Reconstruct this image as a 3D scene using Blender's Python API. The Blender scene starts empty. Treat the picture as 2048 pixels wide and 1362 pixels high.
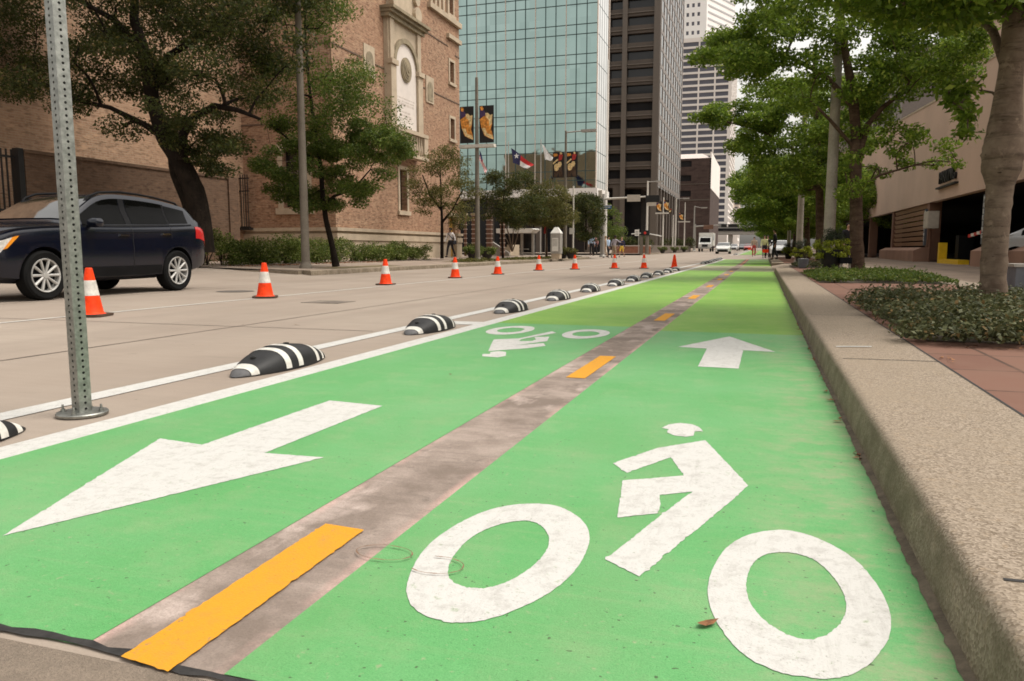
import bpy, bmesh, math, random
import numpy as np
from mathutils import Vector, Matrix

# ------------------------------------------------------------------ camera, world, sun, exposure
SC = bpy.context.scene
COL = SC.collection
R = math.radians
EYE, FPX, YAW, PITCH = 0.75, 1536.0, R(18.0), R(6.757)
cam_d = bpy.data.cameras.new("camera")
cam_d.sensor_width = 36.0; cam_d.lens = 27.0; cam_d.clip_start = 0.05; cam_d.clip_end = 5000
cam = bpy.data.objects.new("camera", cam_d); COL.objects.link(cam)
cam.location = (0, 0, EYE); cam.rotation_euler = (R(90) - PITCH, 0, YAW)
SC.camera = cam
SUN_EL, SUN_ROT = 60, 75
w = bpy.data.worlds.new("World"); SC.world = w; w.use_nodes = True
wn = w.node_tree
sky = wn.nodes.new("ShaderNodeTexSky"); sky.sky_type = 'NISHITA'; sky.sun_disc = False
sky.sun_elevation = R(SUN_EL); sky.sun_rotation = R(SUN_ROT)
sky.air_density = 1.6; sky.dust_density = 4.0; sky.ozone_density = 1.0
hs = wn.nodes.new("ShaderNodeHueSaturation"); hs.inputs['Saturation'].default_value = 0.12
tint = wn.nodes.new("ShaderNodeMix"); tint.data_type = 'RGBA'; tint.blend_type = 'MULTIPLY'
tint.inputs[0].default_value = 1.0; tint.inputs[7].default_value = (1.0, 0.955, 0.885, 1)
wn.links.new(sky.outputs[0], hs.inputs['Color']); wn.links.new(hs.outputs[0], tint.inputs[6])
wn.links.new(tint.outputs[2], wn.nodes['Background'].inputs['Color'])
wn.nodes['Background'].inputs['Strength'].default_value = 0.15
sd = bpy.data.lights.new("sun", 'SUN'); sd.energy = 0.9; sd.angle = R(28); sd.color = (1.0, 0.95, 0.87)
sun = bpy.data.objects.new("sun", sd); COL.objects.link(sun)
sun.rotation_euler = (R(90 - SUN_EL), 0, R(180 - SUN_ROT))
SC.view_settings.view_transform = 'Standard'; SC.view_settings.look = 'None'
SC.view_settings.exposure = 0.68; SC.view_settings.gamma = 1.0
SC.render.engine = 'CYCLES'
SC.cycles.filter_width = 1.7
SC.cycles.max_bounces = 6; SC.cycles.transparent_max_bounces = 6

FW = (-math.sin(YAW) * math.cos(PITCH), math.cos(YAW) * math.cos(PITCH), -math.sin(PITCH))
RT = (math.cos(YAW), math.sin(YAW), 0.0)
UP = (RT[1] * FW[2] - RT[2] * FW[1], RT[2] * FW[0] - RT[0] * FW[2], RT[0] * FW[1] - RT[1] * FW[0])

def at(px, py, Y=None, X=None):
    """where the sight line of a photo point meets the street plane at distance Y (or the facade plane X)"""
    d = [FW[i] * FPX + RT[i] * (px - 1024) - UP[i] * (py - 681) for i in range(3)]
    t = Y / d[1] if Y is not None else X / d[0]
    return Vector((d[0] * t, d[1] * t, EYE + d[2] * t))

def zg(Y):
    return 0.0039 * (min(Y, 420) - 45) if Y > 45 else 0.0

# ------------------------------------------------------------------ scene helpers
def tag(o, label=None, cat=None, group=None, kind=None):
    if label: o['label'] = label
    if cat: o['category'] = cat
    if group: o['group'] = group
    if kind: o['kind'] = kind
    return o

def thing(name, loc, label, cat, group=None, rz=0.0):
    o = bpy.data.objects.new(name, None); COL.objects.link(o)
    o.location = loc; o.rotation_euler = (0, 0, rz); o.empty_display_size = 0.2
    return tag(o, label, cat, group)

def dup(o, parent=None):
    c = o.copy(); COL.objects.link(c)
    if parent: c.parent = parent
    for ch in list(o.children): dup(ch, c)
    return c

class MB:
    def __init__(s): s.v = []; s.f = []; s.m = []
    def add(s, vs, fs, mi=0):
        b = len(s.v); s.v += [tuple(v) for v in vs]; s.f += [tuple(i + b for i in f) for f in fs]; s.m += [mi] * len(fs); return s
    def box(s, x0, x1, y0, y1, z0, z1, mi=0):
        return s.add([(x0, y0, z0), (x1, y0, z0), (x1, y1, z0), (x0, y1, z0), (x0, y0, z1), (x1, y0, z1), (x1, y1, z1), (x0, y1, z1)],
                     [(0, 3, 2, 1), (4, 5, 6, 7), (0, 1, 5, 4), (1, 2, 6, 5), (2, 3, 7, 6), (3, 0, 4, 7)], mi)
    def quad(s, a, b, c, d, mi=0): return s.add([a, b, c, d], [(0, 1, 2, 3)], mi)
    def prism(s, poly, ext, mi=0):
        n = len(poly); p = [Vector(q) for q in poly]; e = Vector(ext)
        return s.add(p + [q + e for q in p], [tuple(range(n))[::-1], tuple(range(n, 2 * n))] + [(i, (i + 1) % n, (i + 1) % n + n, i + n) for i in range(n)], mi)
    def tube(s, pts, rad, n=8, mi=0, cap=True):
        pts = [Vector(p) for p in pts]; k = len(pts)
        if not hasattr(rad, '__len__'): rad = [rad] * k
        vs = []
        ref = None
        for i, p in enumerate(pts):
            t = (pts[min(i + 1, k - 1)] - pts[max(i - 1, 0)]).normalized()
            if ref is None: ref = t.orthogonal().normalized()
            a = (ref - t * ref.dot(t)); a = a.normalized() if a.length > 1e-6 else t.orthogonal().normalized(); ref = a
            b = t.cross(a)
            for j in range(n):
                th = 2 * math.pi * j / n
                vs.append(p + (a * math.cos(th) + b * math.sin(th)) * rad[i])
        fs = [(i * n + j, i * n + (j + 1) % n, (i + 1) * n + (j + 1) % n, (i + 1) * n + j) for i in range(k - 1) for j in range(n)]
        if cap: fs += [tuple(range(n))[::-1], tuple(range((k - 1) * n, k * n))]
        return s.add(vs, fs, mi)
    def lathe(s, prof, c=(0, 0, 0), n=20, mi=0, axis='z', cap=True):
        vs = []; k = len(prof)
        for r, z in prof:
            for j in range(n):
                th = 2 * math.pi * j / n; a, b = r * math.cos(th), r * math.sin(th)
                vs.append((c[0] + a, c[1] + b, c[2] + z) if axis == 'z' else (c[0] + a, c[1] + z, c[2] + b) if axis == 'y' else (c[0] + z, c[1] + a, c[2] + b))
        fs = [(i * n + j, i * n + (j + 1) % n, (i + 1) * n + (j + 1) % n, (i + 1) * n + j) for i in range(k - 1) for j in range(n)]
        if cap: fs += [tuple(range(n))[::-1], tuple(range((k - 1) * n, k * n))]
        return s.add(vs, fs, mi)
    def grid(s, fn, us, vs_, mi=0):
        k = len(vs_)
        return s.add([fn(u, v) for u in us for v in vs_], [(i * k + j, (i + 1) * k + j, (i + 1) * k + j + 1, i * k + j + 1) for i in range(len(us) - 1) for j in range(k - 1)], mi)
    def build(s, name, mats, parent=None, smooth=None, world=True, fix=True):
        me = bpy.data.meshes.new(name)
        off = Vector((0, 0, 0)); p = parent
        while world and p is not None: off = off + p.location; p = p.parent
        me.from_pydata([(v[0] - off[0], v[1] - off[1], v[2] - off[2]) for v in s.v], [], s.f)
        for m in (mats if isinstance(mats, (list, tuple)) else [mats]): me.materials.append(m)
        me.polygons.foreach_set('material_index', s.m)
        if fix:
            bm = bmesh.new(); bm.from_mesh(me); bmesh.ops.recalc_face_normals(bm, faces=bm.faces); bm.to_mesh(me); bm.free()
        if smooth:
            me.shade_smooth(); me.set_sharp_from_angle(angle=R(smooth))
        me.update()
        o = bpy.data.objects.new(name, me); COL.objects.link(o)
        if parent: o.parent = parent
        return o

# ------------------------------------------------------------------ materials
def nmat(name, rough=0.7, metal=0.0, spec=0.5):
    m = bpy.data.materials.new(name); m.use_nodes = True
    b = m.node_tree.nodes['Principled BSDF']
    b.inputs['Roughness'].default_value = rough; b.inputs['Metallic'].default_value = metal
    b.inputs['Specular IOR Level'].default_value = spec
    return m, m.node_tree, b

def node(nt, typ, **kw):
    n = nt.nodes.new(typ)
    for k, v in kw.items():
        if k in n.inputs.keys(): n.inputs[k].default_value = v
        else: setattr(n, k, v)
    return n

def vec(nt, kind='Object', scale=(1, 1, 1)):
    if kind == 'World':
        src = node(nt, 'ShaderNodeNewGeometry').outputs['Position']
    else:
        src = node(nt, 'ShaderNodeTexCoord').outputs[kind]
    if scale == (1, 1, 1): return src
    mp = node(nt, 'ShaderNodeMapping'); mp.inputs['Scale'].default_value = scale
    nt.links.new(src, mp.inputs['Vector']); return mp.outputs[0]

def noise(nt, v, scale, detail=4, rough=0.6, lo=0.35, hi=0.65):
    n = node(nt, 'ShaderNodeTexNoise', Scale=scale, Detail=detail, Roughness=rough); nt.links.new(v, n.inputs['Vector'])
    mr = node(nt, 'ShaderNodeMapRange'); mr.inputs['From Min'].default_value = lo; mr.inputs['From Max'].default_value = hi
    nt.links.new(n.outputs[0], mr.inputs['Value']); return mr.outputs[0]

def c4(c): return (c[0], c[1], c[2], 1.0)

def mix(nt, fac, a, b, mode='MIX'):
    n = node(nt, 'ShaderNodeMix', data_type='RGBA', blend_type=mode)
    for i, x in ((0, fac), (6, a), (7, b)):
        if isinstance(x, (tuple, list)): n.inputs[i].default_value = c4(x)
        elif isinstance(x, (int, float)): n.inputs[i].default_value = x
        else: nt.links.new(x, n.inputs[i])
    return n.outputs[2]

def mul(nt, a, b, op='MULTIPLY'):
    n = node(nt, 'ShaderNodeMath', operation=op)
    for i, x in ((0, a), (1, b)):
        if isinstance(x, (int, float)): n.inputs[i].default_value = x
        else: nt.links.new(x, n.inputs[i])
    return n.outputs[0]

def bump(nt, b, h, strength=0.3, dist=0.01):
    n = node(nt, 'ShaderNodeBump', Strength=strength, Distance=dist); nt.links.new(h, n.inputs['Height']); nt.links.new(n.outputs[0], b.inputs['Normal'])

def var(c, k): return tuple(x * k for x in c)

def simple(name, c, rough=0.7, metal=0.0, amt=0.18, scale=6.0, spec=0.4, kind='Object', fine=None, bmp=0.0):
    m, nt, b = nmat(name, rough, metal, spec)
    v = vec(nt, kind)
    f = noise(nt, v, scale, 5)
    col = mix(nt, f, var(c, 1 - amt), var(c, 1 + amt * 0.6))
    if fine:
        g = noise(nt, v, fine, 3, 0.7, 0.3, 0.7)
        col = mix(nt, 0.35, col, mix(nt, g, var(c, 0.55), var(c, 1.3)))
        if bmp: bump(nt, b, g, bmp)
    nt.links.new(col, b.inputs['Base Color'])
    return m

M = {}
# concrete carriageway: warm grey, cross-brushed, tyre-darkened, stained
m, nt, b = nmat('road_concrete', 0.85, spec=0.25)
p = vec(nt, 'World')
c = mix(nt, noise(nt, p, 0.35, 6), (0.307, 0.247, 0.200), (0.384, 0.320, 0.264))
c = mix(nt, mul(nt, noise(nt, vec(nt, 'World', (1.2, 14, 1)), 1.0, 4, 0.6, 0.3, 0.7), 0.35), c, (0.264, 0.218, 0.179))
c = mix(nt, mul(nt, noise(nt, vec(nt, 'World', (1.4, 0.05, 1)), 1.0, 3, 0.5, 0.5, 0.75), 0.45), c, (0.230, 0.192, 0.158))
c = mix(nt, mul(nt, noise(nt, p, 160, 2, 0.7, 0.35, 0.75), 0.3), c, (0.171, 0.141, 0.119))
c = mix(nt, mul(nt, noise(nt, p, 3.1, 6, 0.7, 0.62, 0.75), 0.4), c, (0.188, 0.158, 0.132))
c = mix(nt, mul(nt, noise(nt, p, 9, 3, 0.6, 0.72, 0.745), 0.6), c, (0.13, 0.105, 0.085))
c = mix(nt, mul(nt, noise(nt, vec(nt, 'World', (0.5, 2.2, 1)), 1.0, 5, 0.65, 0.6, 0.7), 0.35), c, (0.2, 0.165, 0.135))
nt.links.new(c, b.inputs['Base Color']); bump(nt, b, noise(nt, vec(nt, 'World', (8, 90, 1)), 1.0, 3), 0.15, 0.004)
M['road'] = m
# bare strip between the two green lanes: pinkish paint residue and grime over old concrete
m, nt, b = nmat('bare_strip', 0.9, spec=0.2)
p = vec(nt, 'World')
c = mix(nt, noise(nt, p, 2.3, 7, 0.65, 0.42, 0.6), (0.205, 0.162, 0.135), (0.372, 0.302, 0.261))
c = mix(nt, mul(nt, noise(nt, vec(nt, 'World', (1, 0.5, 1)), 3.6, 5, 0.6, 0.56, 0.64), 0.7), c, (0.521, 0.427, 0.382))
c = mix(nt, mul(nt, noise(nt, vec(nt, 'World', (3, 16, 1)), 1.4, 5, 0.6, 0.5, 0.7), 0.6), c, (0.199, 0.160, 0.135))
c = mix(nt, mul(nt, noise(nt, p, 7.0, 5, 0.7, 0.6, 0.7), 0.7), c, (0.158, 0.130, 0.110))
sx = node(nt, 'ShaderNodeSeparateXYZ'); nt.links.new(p, sx.inputs[0])
for xe in (-1.2, -0.88):
    dd = mul(nt, mul(nt, sx.outputs[0], xe, 'SUBTRACT'), 0, 'ABSOLUTE')
    mr = node(nt, 'ShaderNodeMapRange'); mr.inputs['From Min'].default_value = 0.006; mr.inputs['From Max'].default_value = 0.036
    mr.inputs['To Min'].default_value = 1; mr.inputs['To Max'].default_value = 0; nt.links.new(dd, mr.inputs['Value'])
    c = mix(nt, mul(nt, mr.outputs[0], mul(nt, noise(nt, p, 1.7, 5, 0.7, 0.47, 0.6), 0.8)), c, (0.558, 0.372, 0.326))
c = mix(nt, mul(nt, noise(nt, p, 210, 2, 0.7, 0.4, 0.75), 0.4), c, (0.130, 0.107, 0.093))
nt.links.new(c, b.inputs['Base Color']); bump(nt, b, noise(nt, p, 120, 3), 0.3, 0.004)
M['strip'] = m

def green_mat(name, c1, c2, faded, wear):
    m, nt, b = nmat(name, 0.55, spec=0.45)
    p = vec(nt, 'World')
    c = mix(nt, noise(nt, p, 1.1, 6, 0.6), c1, c2)
    c = mix(nt, mul(nt, noise(nt, p, 4.2, 6, 0.7, 0.5, 0.68), 0.45), c, faded)
    c = mix(nt, mul(nt, noise(nt, vec(nt, 'World', (2, 30, 1)), 1.0, 4, 0.6, 0.52, 0.75), 0.35), c, faded)
    c = mix(nt, mul(nt, noise(nt, p, 330, 2, 0.7, 0.45, 0.75), 0.5), c, var(c1, 0.5))
    c = mix(nt, mul(nt, noise(nt, p, 140, 3, 0.7, 0.4, 0.7), 0.25), c, var(c2, 1.25))
    c = mix(nt, mul(nt, noise(nt, vec(nt, 'World', (2.6, 0.25, 1)), 1.0, 3, 0.5, 0.52, 0.72), 0.28), c, var(faded, 0.8))
    c = mix(nt, mul(nt, noise(nt, p, 45, 4, 0.7, 0.62, 0.72), 0.55), c, (0.36, 0.34, 0.22))
    sx = node(nt, 'ShaderNodeSeparateXYZ'); nt.links.new(p, sx.inputs[0])
    mr = node(nt, 'ShaderNodeMapRange'); mr.inputs['From Min'].default_value = -0.15; mr.inputs['From Max'].default_value = 0.36
    nt.links.new(sx.outputs[0], mr.inputs['Value'])
    ed = mul(nt, mr.outputs[0], noise(nt, vec(nt, 'World', (5, 8, 1)), 1.0, 8, 0.78, 0.45, 0.64))
    c = mix(nt, mul(nt, ed, wear), c, (0.4, 0.31, 0.225))
    sp = noise(nt, p, 75, 1, 0.5, 0.735, 0.76)
    c = mix(nt, mul(nt, sp, 0.8), c, (0.05, 0.07, 0.03))
    nt.links.new(c, b.inputs['Base Color']); bump(nt, b, noise(nt, p, 240, 3), 0.35, 0.003)
    return m
M['green'] = green_mat('green_paint', (0.087, 0.338, 0.097), (0.139, 0.381, 0.145), (0.262, 0.376, 0.184), 0.7)
M['lime'] = green_mat('lime_paint', (0.125, 0.325, 0.02), (0.21, 0.395, 0.05), (0.29, 0.4, 0.11), 0.25)
M['faded'] = green_mat('faded_green', (0.256, 0.281, 0.136), (0.316, 0.299, 0.171), (0.333, 0.273, 0.205), 0.3)

def paint(name, c, dirt, amt=0.5, under=(0.3, 0.36, 0.24)):
    m, nt, b = nmat(name, 0.7, spec=0.3)
    p = vec(nt, 'World')
    k = mix(nt, mul(nt, noise(nt, p, 16, 8, 0.8, 0.5, 0.7), amt), c, dirt)
    k = mix(nt, mul(nt, noise(nt, vec(nt, 'World', (14, 2, 1)), 1.6, 8, 0.8, 0.54, 0.72), amt * 0.8), k, dirt)
    k = mix(nt, mul(nt, noise(nt, p, 190, 2, 0.7, 0.6, 0.75), 0.35), k, var(dirt, 0.6))
    k = mix(nt, mul(nt, noise(nt, p, 30, 7, 0.8, 0.6, 0.65), 0.7), k, under)
    k = mix(nt, mul(nt, noise(nt, p, 120, 4, 0.75, 0.6, 0.68), 0.6), k, var(dirt, 0.6))
    nt.links.new(k, b.inputs['Base Color']); bump(nt, b, noise(nt, p, 200, 3), 0.25, 0.003)
    return m
M['white'] = paint('white_road_paint', (0.559, 0.550, 0.525), (0.341, 0.324, 0.299), 0.75)
M['white_worn'] = paint('worn_white_paint', (0.529, 0.503, 0.461), (0.358, 0.307, 0.256), 0.7)
M['yellow'] = paint('yellow_road_paint', (0.634, 0.286, 0.016), (0.436, 0.238, 0.047), 0.65, (0.270, 0.191, 0.111))
M['red_dash'] = paint('faded_red_paint', (0.529, 0.213, 0.111), (0.384, 0.239, 0.171), 0.4)

# kerb: exposed aggregate concrete
m, nt, b = nmat('kerb_concrete', 0.9, spec=0.2)
p = vec(nt, 'World')
vo = node(nt, 'ShaderNodeTexVoronoi', Scale=175.0); nt.links.new(p, vo.inputs['Vector'])
ag = node(nt, 'ShaderNodeSeparateXYZ'); nt.links.new(vo.outputs['Color'], ag.inputs[0])
c = mix(nt, ag.outputs[0], (0.147, 0.112, 0.080), (0.388, 0.321, 0.253))
c = mix(nt, mul(nt, noise(nt, p, 1.6, 5, 0.6), 0.6), c, (0.280, 0.226, 0.166))
c = mix(nt, mul(nt, noise(nt, p, 26, 4, 0.7, 0.55, 0.8), 0.5), c, (0.357, 0.258, 0.158))
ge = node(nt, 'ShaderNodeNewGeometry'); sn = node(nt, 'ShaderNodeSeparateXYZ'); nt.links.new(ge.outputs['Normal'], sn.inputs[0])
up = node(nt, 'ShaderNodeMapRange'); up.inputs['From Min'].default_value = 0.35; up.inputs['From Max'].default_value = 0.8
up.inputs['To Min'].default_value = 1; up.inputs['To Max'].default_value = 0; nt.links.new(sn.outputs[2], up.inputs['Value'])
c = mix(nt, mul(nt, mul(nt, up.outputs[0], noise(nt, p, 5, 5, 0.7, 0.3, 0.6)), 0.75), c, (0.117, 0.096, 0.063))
c = mix(nt, mul(nt, noise(nt, vec(nt, 'World', (1, 9, 3)), 1.2, 5, 0.7, 0.62, 0.75), 0.5), c, (0.172, 0.121, 0.083))
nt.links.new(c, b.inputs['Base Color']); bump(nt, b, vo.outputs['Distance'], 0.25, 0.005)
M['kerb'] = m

def brick_mat(name, c1, c2, mort, w_, h_, vk, mortar=0.01, patch=None, rough=0.85, off=0.5, flat=False):
    m, nt, b = nmat(name, rough, spec=0.25)
    p = vec(nt, 'World')
    s = node(nt, 'ShaderNodeSeparateXYZ'); nt.links.new(p, s.inputs[0])
    k = node(nt, 'ShaderNodeCombineXYZ')
    if flat: nt.links.new(s.outputs[0], k.inputs[0]); nt.links.new(s.outputs[1], k.inputs[1])
    else: nt.links.new(mul(nt, s.outputs[0], s.outputs[1], 'ADD'), k.inputs[0]); nt.links.new(s.outputs[2], k.inputs[1])
    bt = node(nt, 'ShaderNodeTexBrick', Scale=1.0)
    bt.offset = off
    bt.inputs['Color1'].default_value = c4(c1); bt.inputs['Color2'].default_value = c4(c2); bt.inputs['Mortar'].default_value = c4(mort)
    bt.inputs['Mortar Size'].default_value = mortar; bt.inputs['Brick Width'].default_value = w_; bt.inputs['Row Height'].default_value = h_
    nt.links.new(k.outputs[0], bt.inputs['Vector'])
    vv = node(nt, 'ShaderNodeTexNoise', Scale=vk, Detail=5.0, Roughness=0.75); nt.links.new(k.outputs[0], vv.inputs['Vector'])
    mr = node(nt, 'ShaderNodeMapRange'); mr.inputs['From Min'].default_value = 0.35; mr.inputs['From Max'].default_value = 0.68; nt.links.new(vv.outputs[0], mr.inputs['Value'])
    c = mix(nt, mul(nt, mr.outputs[0], 0.7), bt.outputs['Color'], patch or var(c1, 0.5))
    mp = node(nt, 'ShaderNodeMapping'); mp.inputs['Scale'].default_value = (1.0 / (w_ * 1.3), 1.0 / (h_ * 1.3), 1); nt.links.new(k.outputs[0], mp.inputs['Vector'])
    if not flat: c = mix(nt, mul(nt, noise(nt, mp.outputs[0], 1.0, 2, 0.6, 0.52, 0.66), 0.75), c, var(patch or c1, 0.62)); c = mix(nt, mul(nt, noise(nt, mp.outputs[0], 0.6, 2, 0.6, 0.58, 0.7), 0.5), c, var(c1, 1.35))
    c = mix(nt, mul(nt, noise(nt, p, 0.4, 5), 0.3), c, var(c2, 1.15))
    nt.links.new(c, b.inputs['Base Color']); bump(nt, b, bt.outputs['Fac'], -0.3, 0.01)
    return m
M['brick'] = brick_mat('buff_red_brick', (0.43, 0.27, 0.165), (0.33, 0.18, 0.11), (0.41, 0.31, 0.22), 0.26, 0.085, 3.2, 0.012, (0.15, 0.075, 0.05))
M['brick2'] = brick_mat('buff_brick', (0.44, 0.28, 0.175), (0.35, 0.205, 0.13), (0.42, 0.32, 0.23), 0.26, 0.085, 2.6, 0.012, (0.24, 0.15, 0.095))
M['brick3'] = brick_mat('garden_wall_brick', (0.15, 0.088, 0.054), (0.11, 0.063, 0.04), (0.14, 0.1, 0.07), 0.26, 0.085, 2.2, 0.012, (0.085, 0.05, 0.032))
M['red_brick'] = brick_mat('red_planter_brick', (0.36, 0.14, 0.085), (0.28, 0.105, 0.06), (0.36, 0.27, 0.2), 0.3, 0.1, 2.0, 0.012)
M['paver'] = brick_mat('red_paving', (0.201, 0.104, 0.074), (0.161, 0.079, 0.057), (0.041, 0.027, 0.019), 0.62, 0.62, 3.0, 0.012, (0.193, 0.111, 0.081), off=0.0, flat=True)
M['darkbrick'] = brick_mat('dark_brown_cladding', (0.075, 0.05, 0.043), (0.062, 0.042, 0.036), (0.045, 0.03, 0.025), 3.0, 1.2, 0.3, 0.06, (0.055, 0.035, 0.03))
M['plaza'] = simple('plaza_concrete', (0.234, 0.174, 0.130), 0.9, amt=0.3, scale=0.8, kind='World', fine=60, bmp=0.2)
M['plaza_light'] = simple('plaza_light_concrete', (0.341, 0.269, 0.207), 0.9, amt=0.2, scale=1.2, kind='World', fine=60, bmp=0.2)
M['sidewalk'] = simple('left_pavement', (0.307, 0.239, 0.188), 0.9, amt=0.3, scale=0.7, kind='World', fine=40)
M['lawn'] = simple('grass_soil', (0.16, 0.125, 0.06), 0.95, amt=0.5, scale=2.5, kind='World', fine=30)
M['lime_stone'] = simple('limestone', (0.46, 0.37, 0.27), 0.85, amt=0.22, scale=1.4, kind='World', fine=25)
M['white_stone'] = simple('white_marble', (0.66, 0.59, 0.54), 0.6, amt=0.06, scale=2)
M['stone_dark'] = simple('weathered_stone', (0.27, 0.22, 0.145), 0.85, amt=0.3, scale=2.5)
M['glass_dark'] = simple('dark_window_glass', (0.012, 0.012, 0.013), 0.06, amt=0.1, spec=0.5)
M['glass_tint'] = simple('tinted_tower_glass', (0.02, 0.02, 0.022), 0.1, amt=0.2, spec=0.4, kind='World', scale=0.2)
M['bronze'] = simple('bronze_brown_panel', (0.090, 0.069, 0.054), 0.6, amt=0.12, scale=0.3, kind='World')
M['bronze_l'] = simple('pale_bronze_fin', (0.198, 0.162, 0.140), 0.45, metal=0.3, amt=0.1)
M['pale'] = simple('pale_tower_stone', (0.76, 0.71, 0.67), 0.7, amt=0.05, scale=0.05, kind='World')
M['pale2'] = simple('cream_tower_stone', (0.6, 0.5, 0.43), 0.7, amt=0.06, scale=0.1, kind='World')
M['blue_glass'] = simple('grey_blue_glass', (0.1, 0.1, 0.125), 0.2, amt=0.15, kind='World', scale=0.1)
M['garage'] = simple('tan_stucco', (0.56, 0.4, 0.305), 0.9, amt=0.1, scale=0.5, kind='World', fine=50)
M['garage_b'] = simple('brown_stucco', (0.2, 0.105, 0.07), 0.85, amt=0.15, scale=1.0, kind='World')
M['garage_w'] = simple('bench_wall_stucco', (0.33, 0.19, 0.135), 0.85, amt=0.15, scale=1.0, kind='World')
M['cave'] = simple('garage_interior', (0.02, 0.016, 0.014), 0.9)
M['louver'] = simple('tan_louver', (0.32, 0.19, 0.115), 0.7, amt=0.15)
M['black'] = simple('black_metal', (0.012, 0.011, 0.011), 0.5)
M['rubber'] = simple('black_rubber', (0.013, 0.013, 0.014), 0.55, amt=0.5, scale=14, fine=60)
M['rubber_grey'] = simple('worn_rubber_tip', (0.1, 0.098, 0.1), 0.6, amt=0.3, scale=14)
M['stripe'] = simple('white_reflective_band', (0.62, 0.6, 0.55), 0.5, amt=0.2, scale=20)
M['orange'] = simple('orange_cone_plastic', (0.88, 0.055, 0.006), 0.5, amt=0.25, scale=14, spec=0.2)
M['cone_white'] = simple('cone_collar', (0.66, 0.63, 0.57), 0.45, amt=0.25, scale=12)
M['cone_base'] = simple('cone_rubber_base', (0.075, 0.045, 0.03), 0.8)
M['pole'] = simple('concrete_pole', (0.17, 0.145, 0.115), 0.8, amt=0.2, scale=3, fine=30)
M['pole_w'] = simple('white_painted_pole', (0.6, 0.56, 0.5), 0.6, amt=0.12)
M['pole_p'] = simple('pale_brown_pole', (0.36, 0.315, 0.265), 0.75, amt=0.25, scale=3, fine=30)
M['steel'] = simple('grey_steel', (0.36, 0.34, 0.31), 0.5, metal=0.3, amt=0.15)
M['white_p'] = simple('white_painted_panel', (0.72, 0.7, 0.65), 0.5, amt=0.08)
M['box_w'] = simple('grey_white_box', (0.5, 0.44, 0.37), 0.6, amt=0.1)
M['blue_sign'] = simple('blue_sign', (0.02, 0.1, 0.25), 0.4)
M['y_metal'] = simple('yellow_painted_metal', (0.78, 0.5, 0.015), 0.45, amt=0.1)
M['red'] = simple('red_plastic', (0.55, 0.03, 0.02), 0.4)
M['door_y'] = simple('ochre_door', (0.4, 0.22, 0.03), 0.6)
M['pot'] = simple('dark_planter_glaze', (0.02, 0.017, 0.016), 0.5, amt=0.4)
M['litter'] = simple('dry_brown_leaf', (0.25, 0.11, 0.045), 0.8, amt=0.5, scale=30)
M['soil'] = simple('dark_soil', (0.06, 0.045, 0.03), 0.95, amt=0.4, kind='World', scale=8)
M['util'] = simple('grey_blue_utility_box', (0.11, 0.12, 0.14), 0.6)
M['purple'] = simple('banner_purple', (0.06, 0.03, 0.09), 0.6)
M['ban_black'] = simple('banner_black', (0.012, 0.009, 0.008), 0.6, amt=0.3)
M['ban_orange'] = simple('banner_orange', (0.72, 0.28, 0.045), 0.6, amt=0.55, scale=9)
M['ban_tan'] = simple('banner_tan', (0.8, 0.58, 0.28), 0.6, amt=0.4, scale=9)
M['ban_red'] = simple('banner_red', (0.4, 0.03, 0.025), 0.6, amt=0.3)
M['navy_cloth'] = simple('flag_navy', (0.025, 0.025, 0.08), 0.8)
M['red_cloth'] = simple('flag_red', (0.5, 0.03, 0.03), 0.8)
M['white_cloth'] = simple('flag_white', (0.72, 0.7, 0.68), 0.8)
M['grey_overpass'] = simple('overpass_concrete', (0.3, 0.28, 0.255), 0.8)
M['joint'] = simple('road_joint', (0.2, 0.165, 0.135), 0.9, amt=0.4, scale=3, kind='World')
M['tar'] = simple('tar_seam', (0.03, 0.028, 0.027), 0.8, amt=0.4, scale=40)
M['mark'] = simple('rust_scuff', (0.22, 0.13, 0.08), 0.9, amt=0.4, scale=30)
M['tyre'] = simple('tyre_rubber', (0.009, 0.009, 0.009), 0.85, spec=0.1)
M['rim'] = simple('alloy_rim', (0.42, 0.41, 0.39), 0.5, metal=0.2, amt=0.12)
M['chrome'] = simple('chrome', (0.7, 0.7, 0.7), 0.12, metal=1.0, amt=0.03)
M['trim'] = simple('black_trim', (0.008, 0.008, 0.009), 0.6, spec=0.1)
M['lens_c'] = simple('clear_lamp_lens', (0.6, 0.58, 0.54), 0.12, amt=0.25, scale=25)
M['lens_a'] = simple('amber_lens', (0.8, 0.28, 0.02), 0.2)
M['lens_r'] = simple('red_tail_lens', (0.45, 0.02, 0.02), 0.15)
M['skin_d'] = simple('dark_skin', (0.12, 0.06, 0.035), 0.6)
M['skin_l'] = simple('light_skin', (0.48, 0.28, 0.2), 0.6)
for n_, c_ in dict(cl_white=(0.7, 0.68, 0.67), cl_blue=(0.42, 0.55, 0.72), cl_black=(0.015, 0.014, 0.018), cl_pink=(0.5, 0.25, 0.24), cl_tan=(0.44, 0.33, 0.24),
                   cl_grey=(0.42, 0.38, 0.42), cl_yellow=(0.75, 0.5, 0.06), cl_navy=(0.03, 0.03, 0.08), cl_khaki=(0.36, 0.28, 0.2), hair=(0.02, 0.014, 0.01), hair_l=(0.3, 0.2, 0.1),
                   cl_red=(0.4, 0.05, 0.04), cl_lime=(0.6, 0.62, 0.3)).items():
    M[n_] = simple(n_.replace('cl_', 'cloth_'), c_, 0.85, amt=0.15, scale=12)

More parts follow.
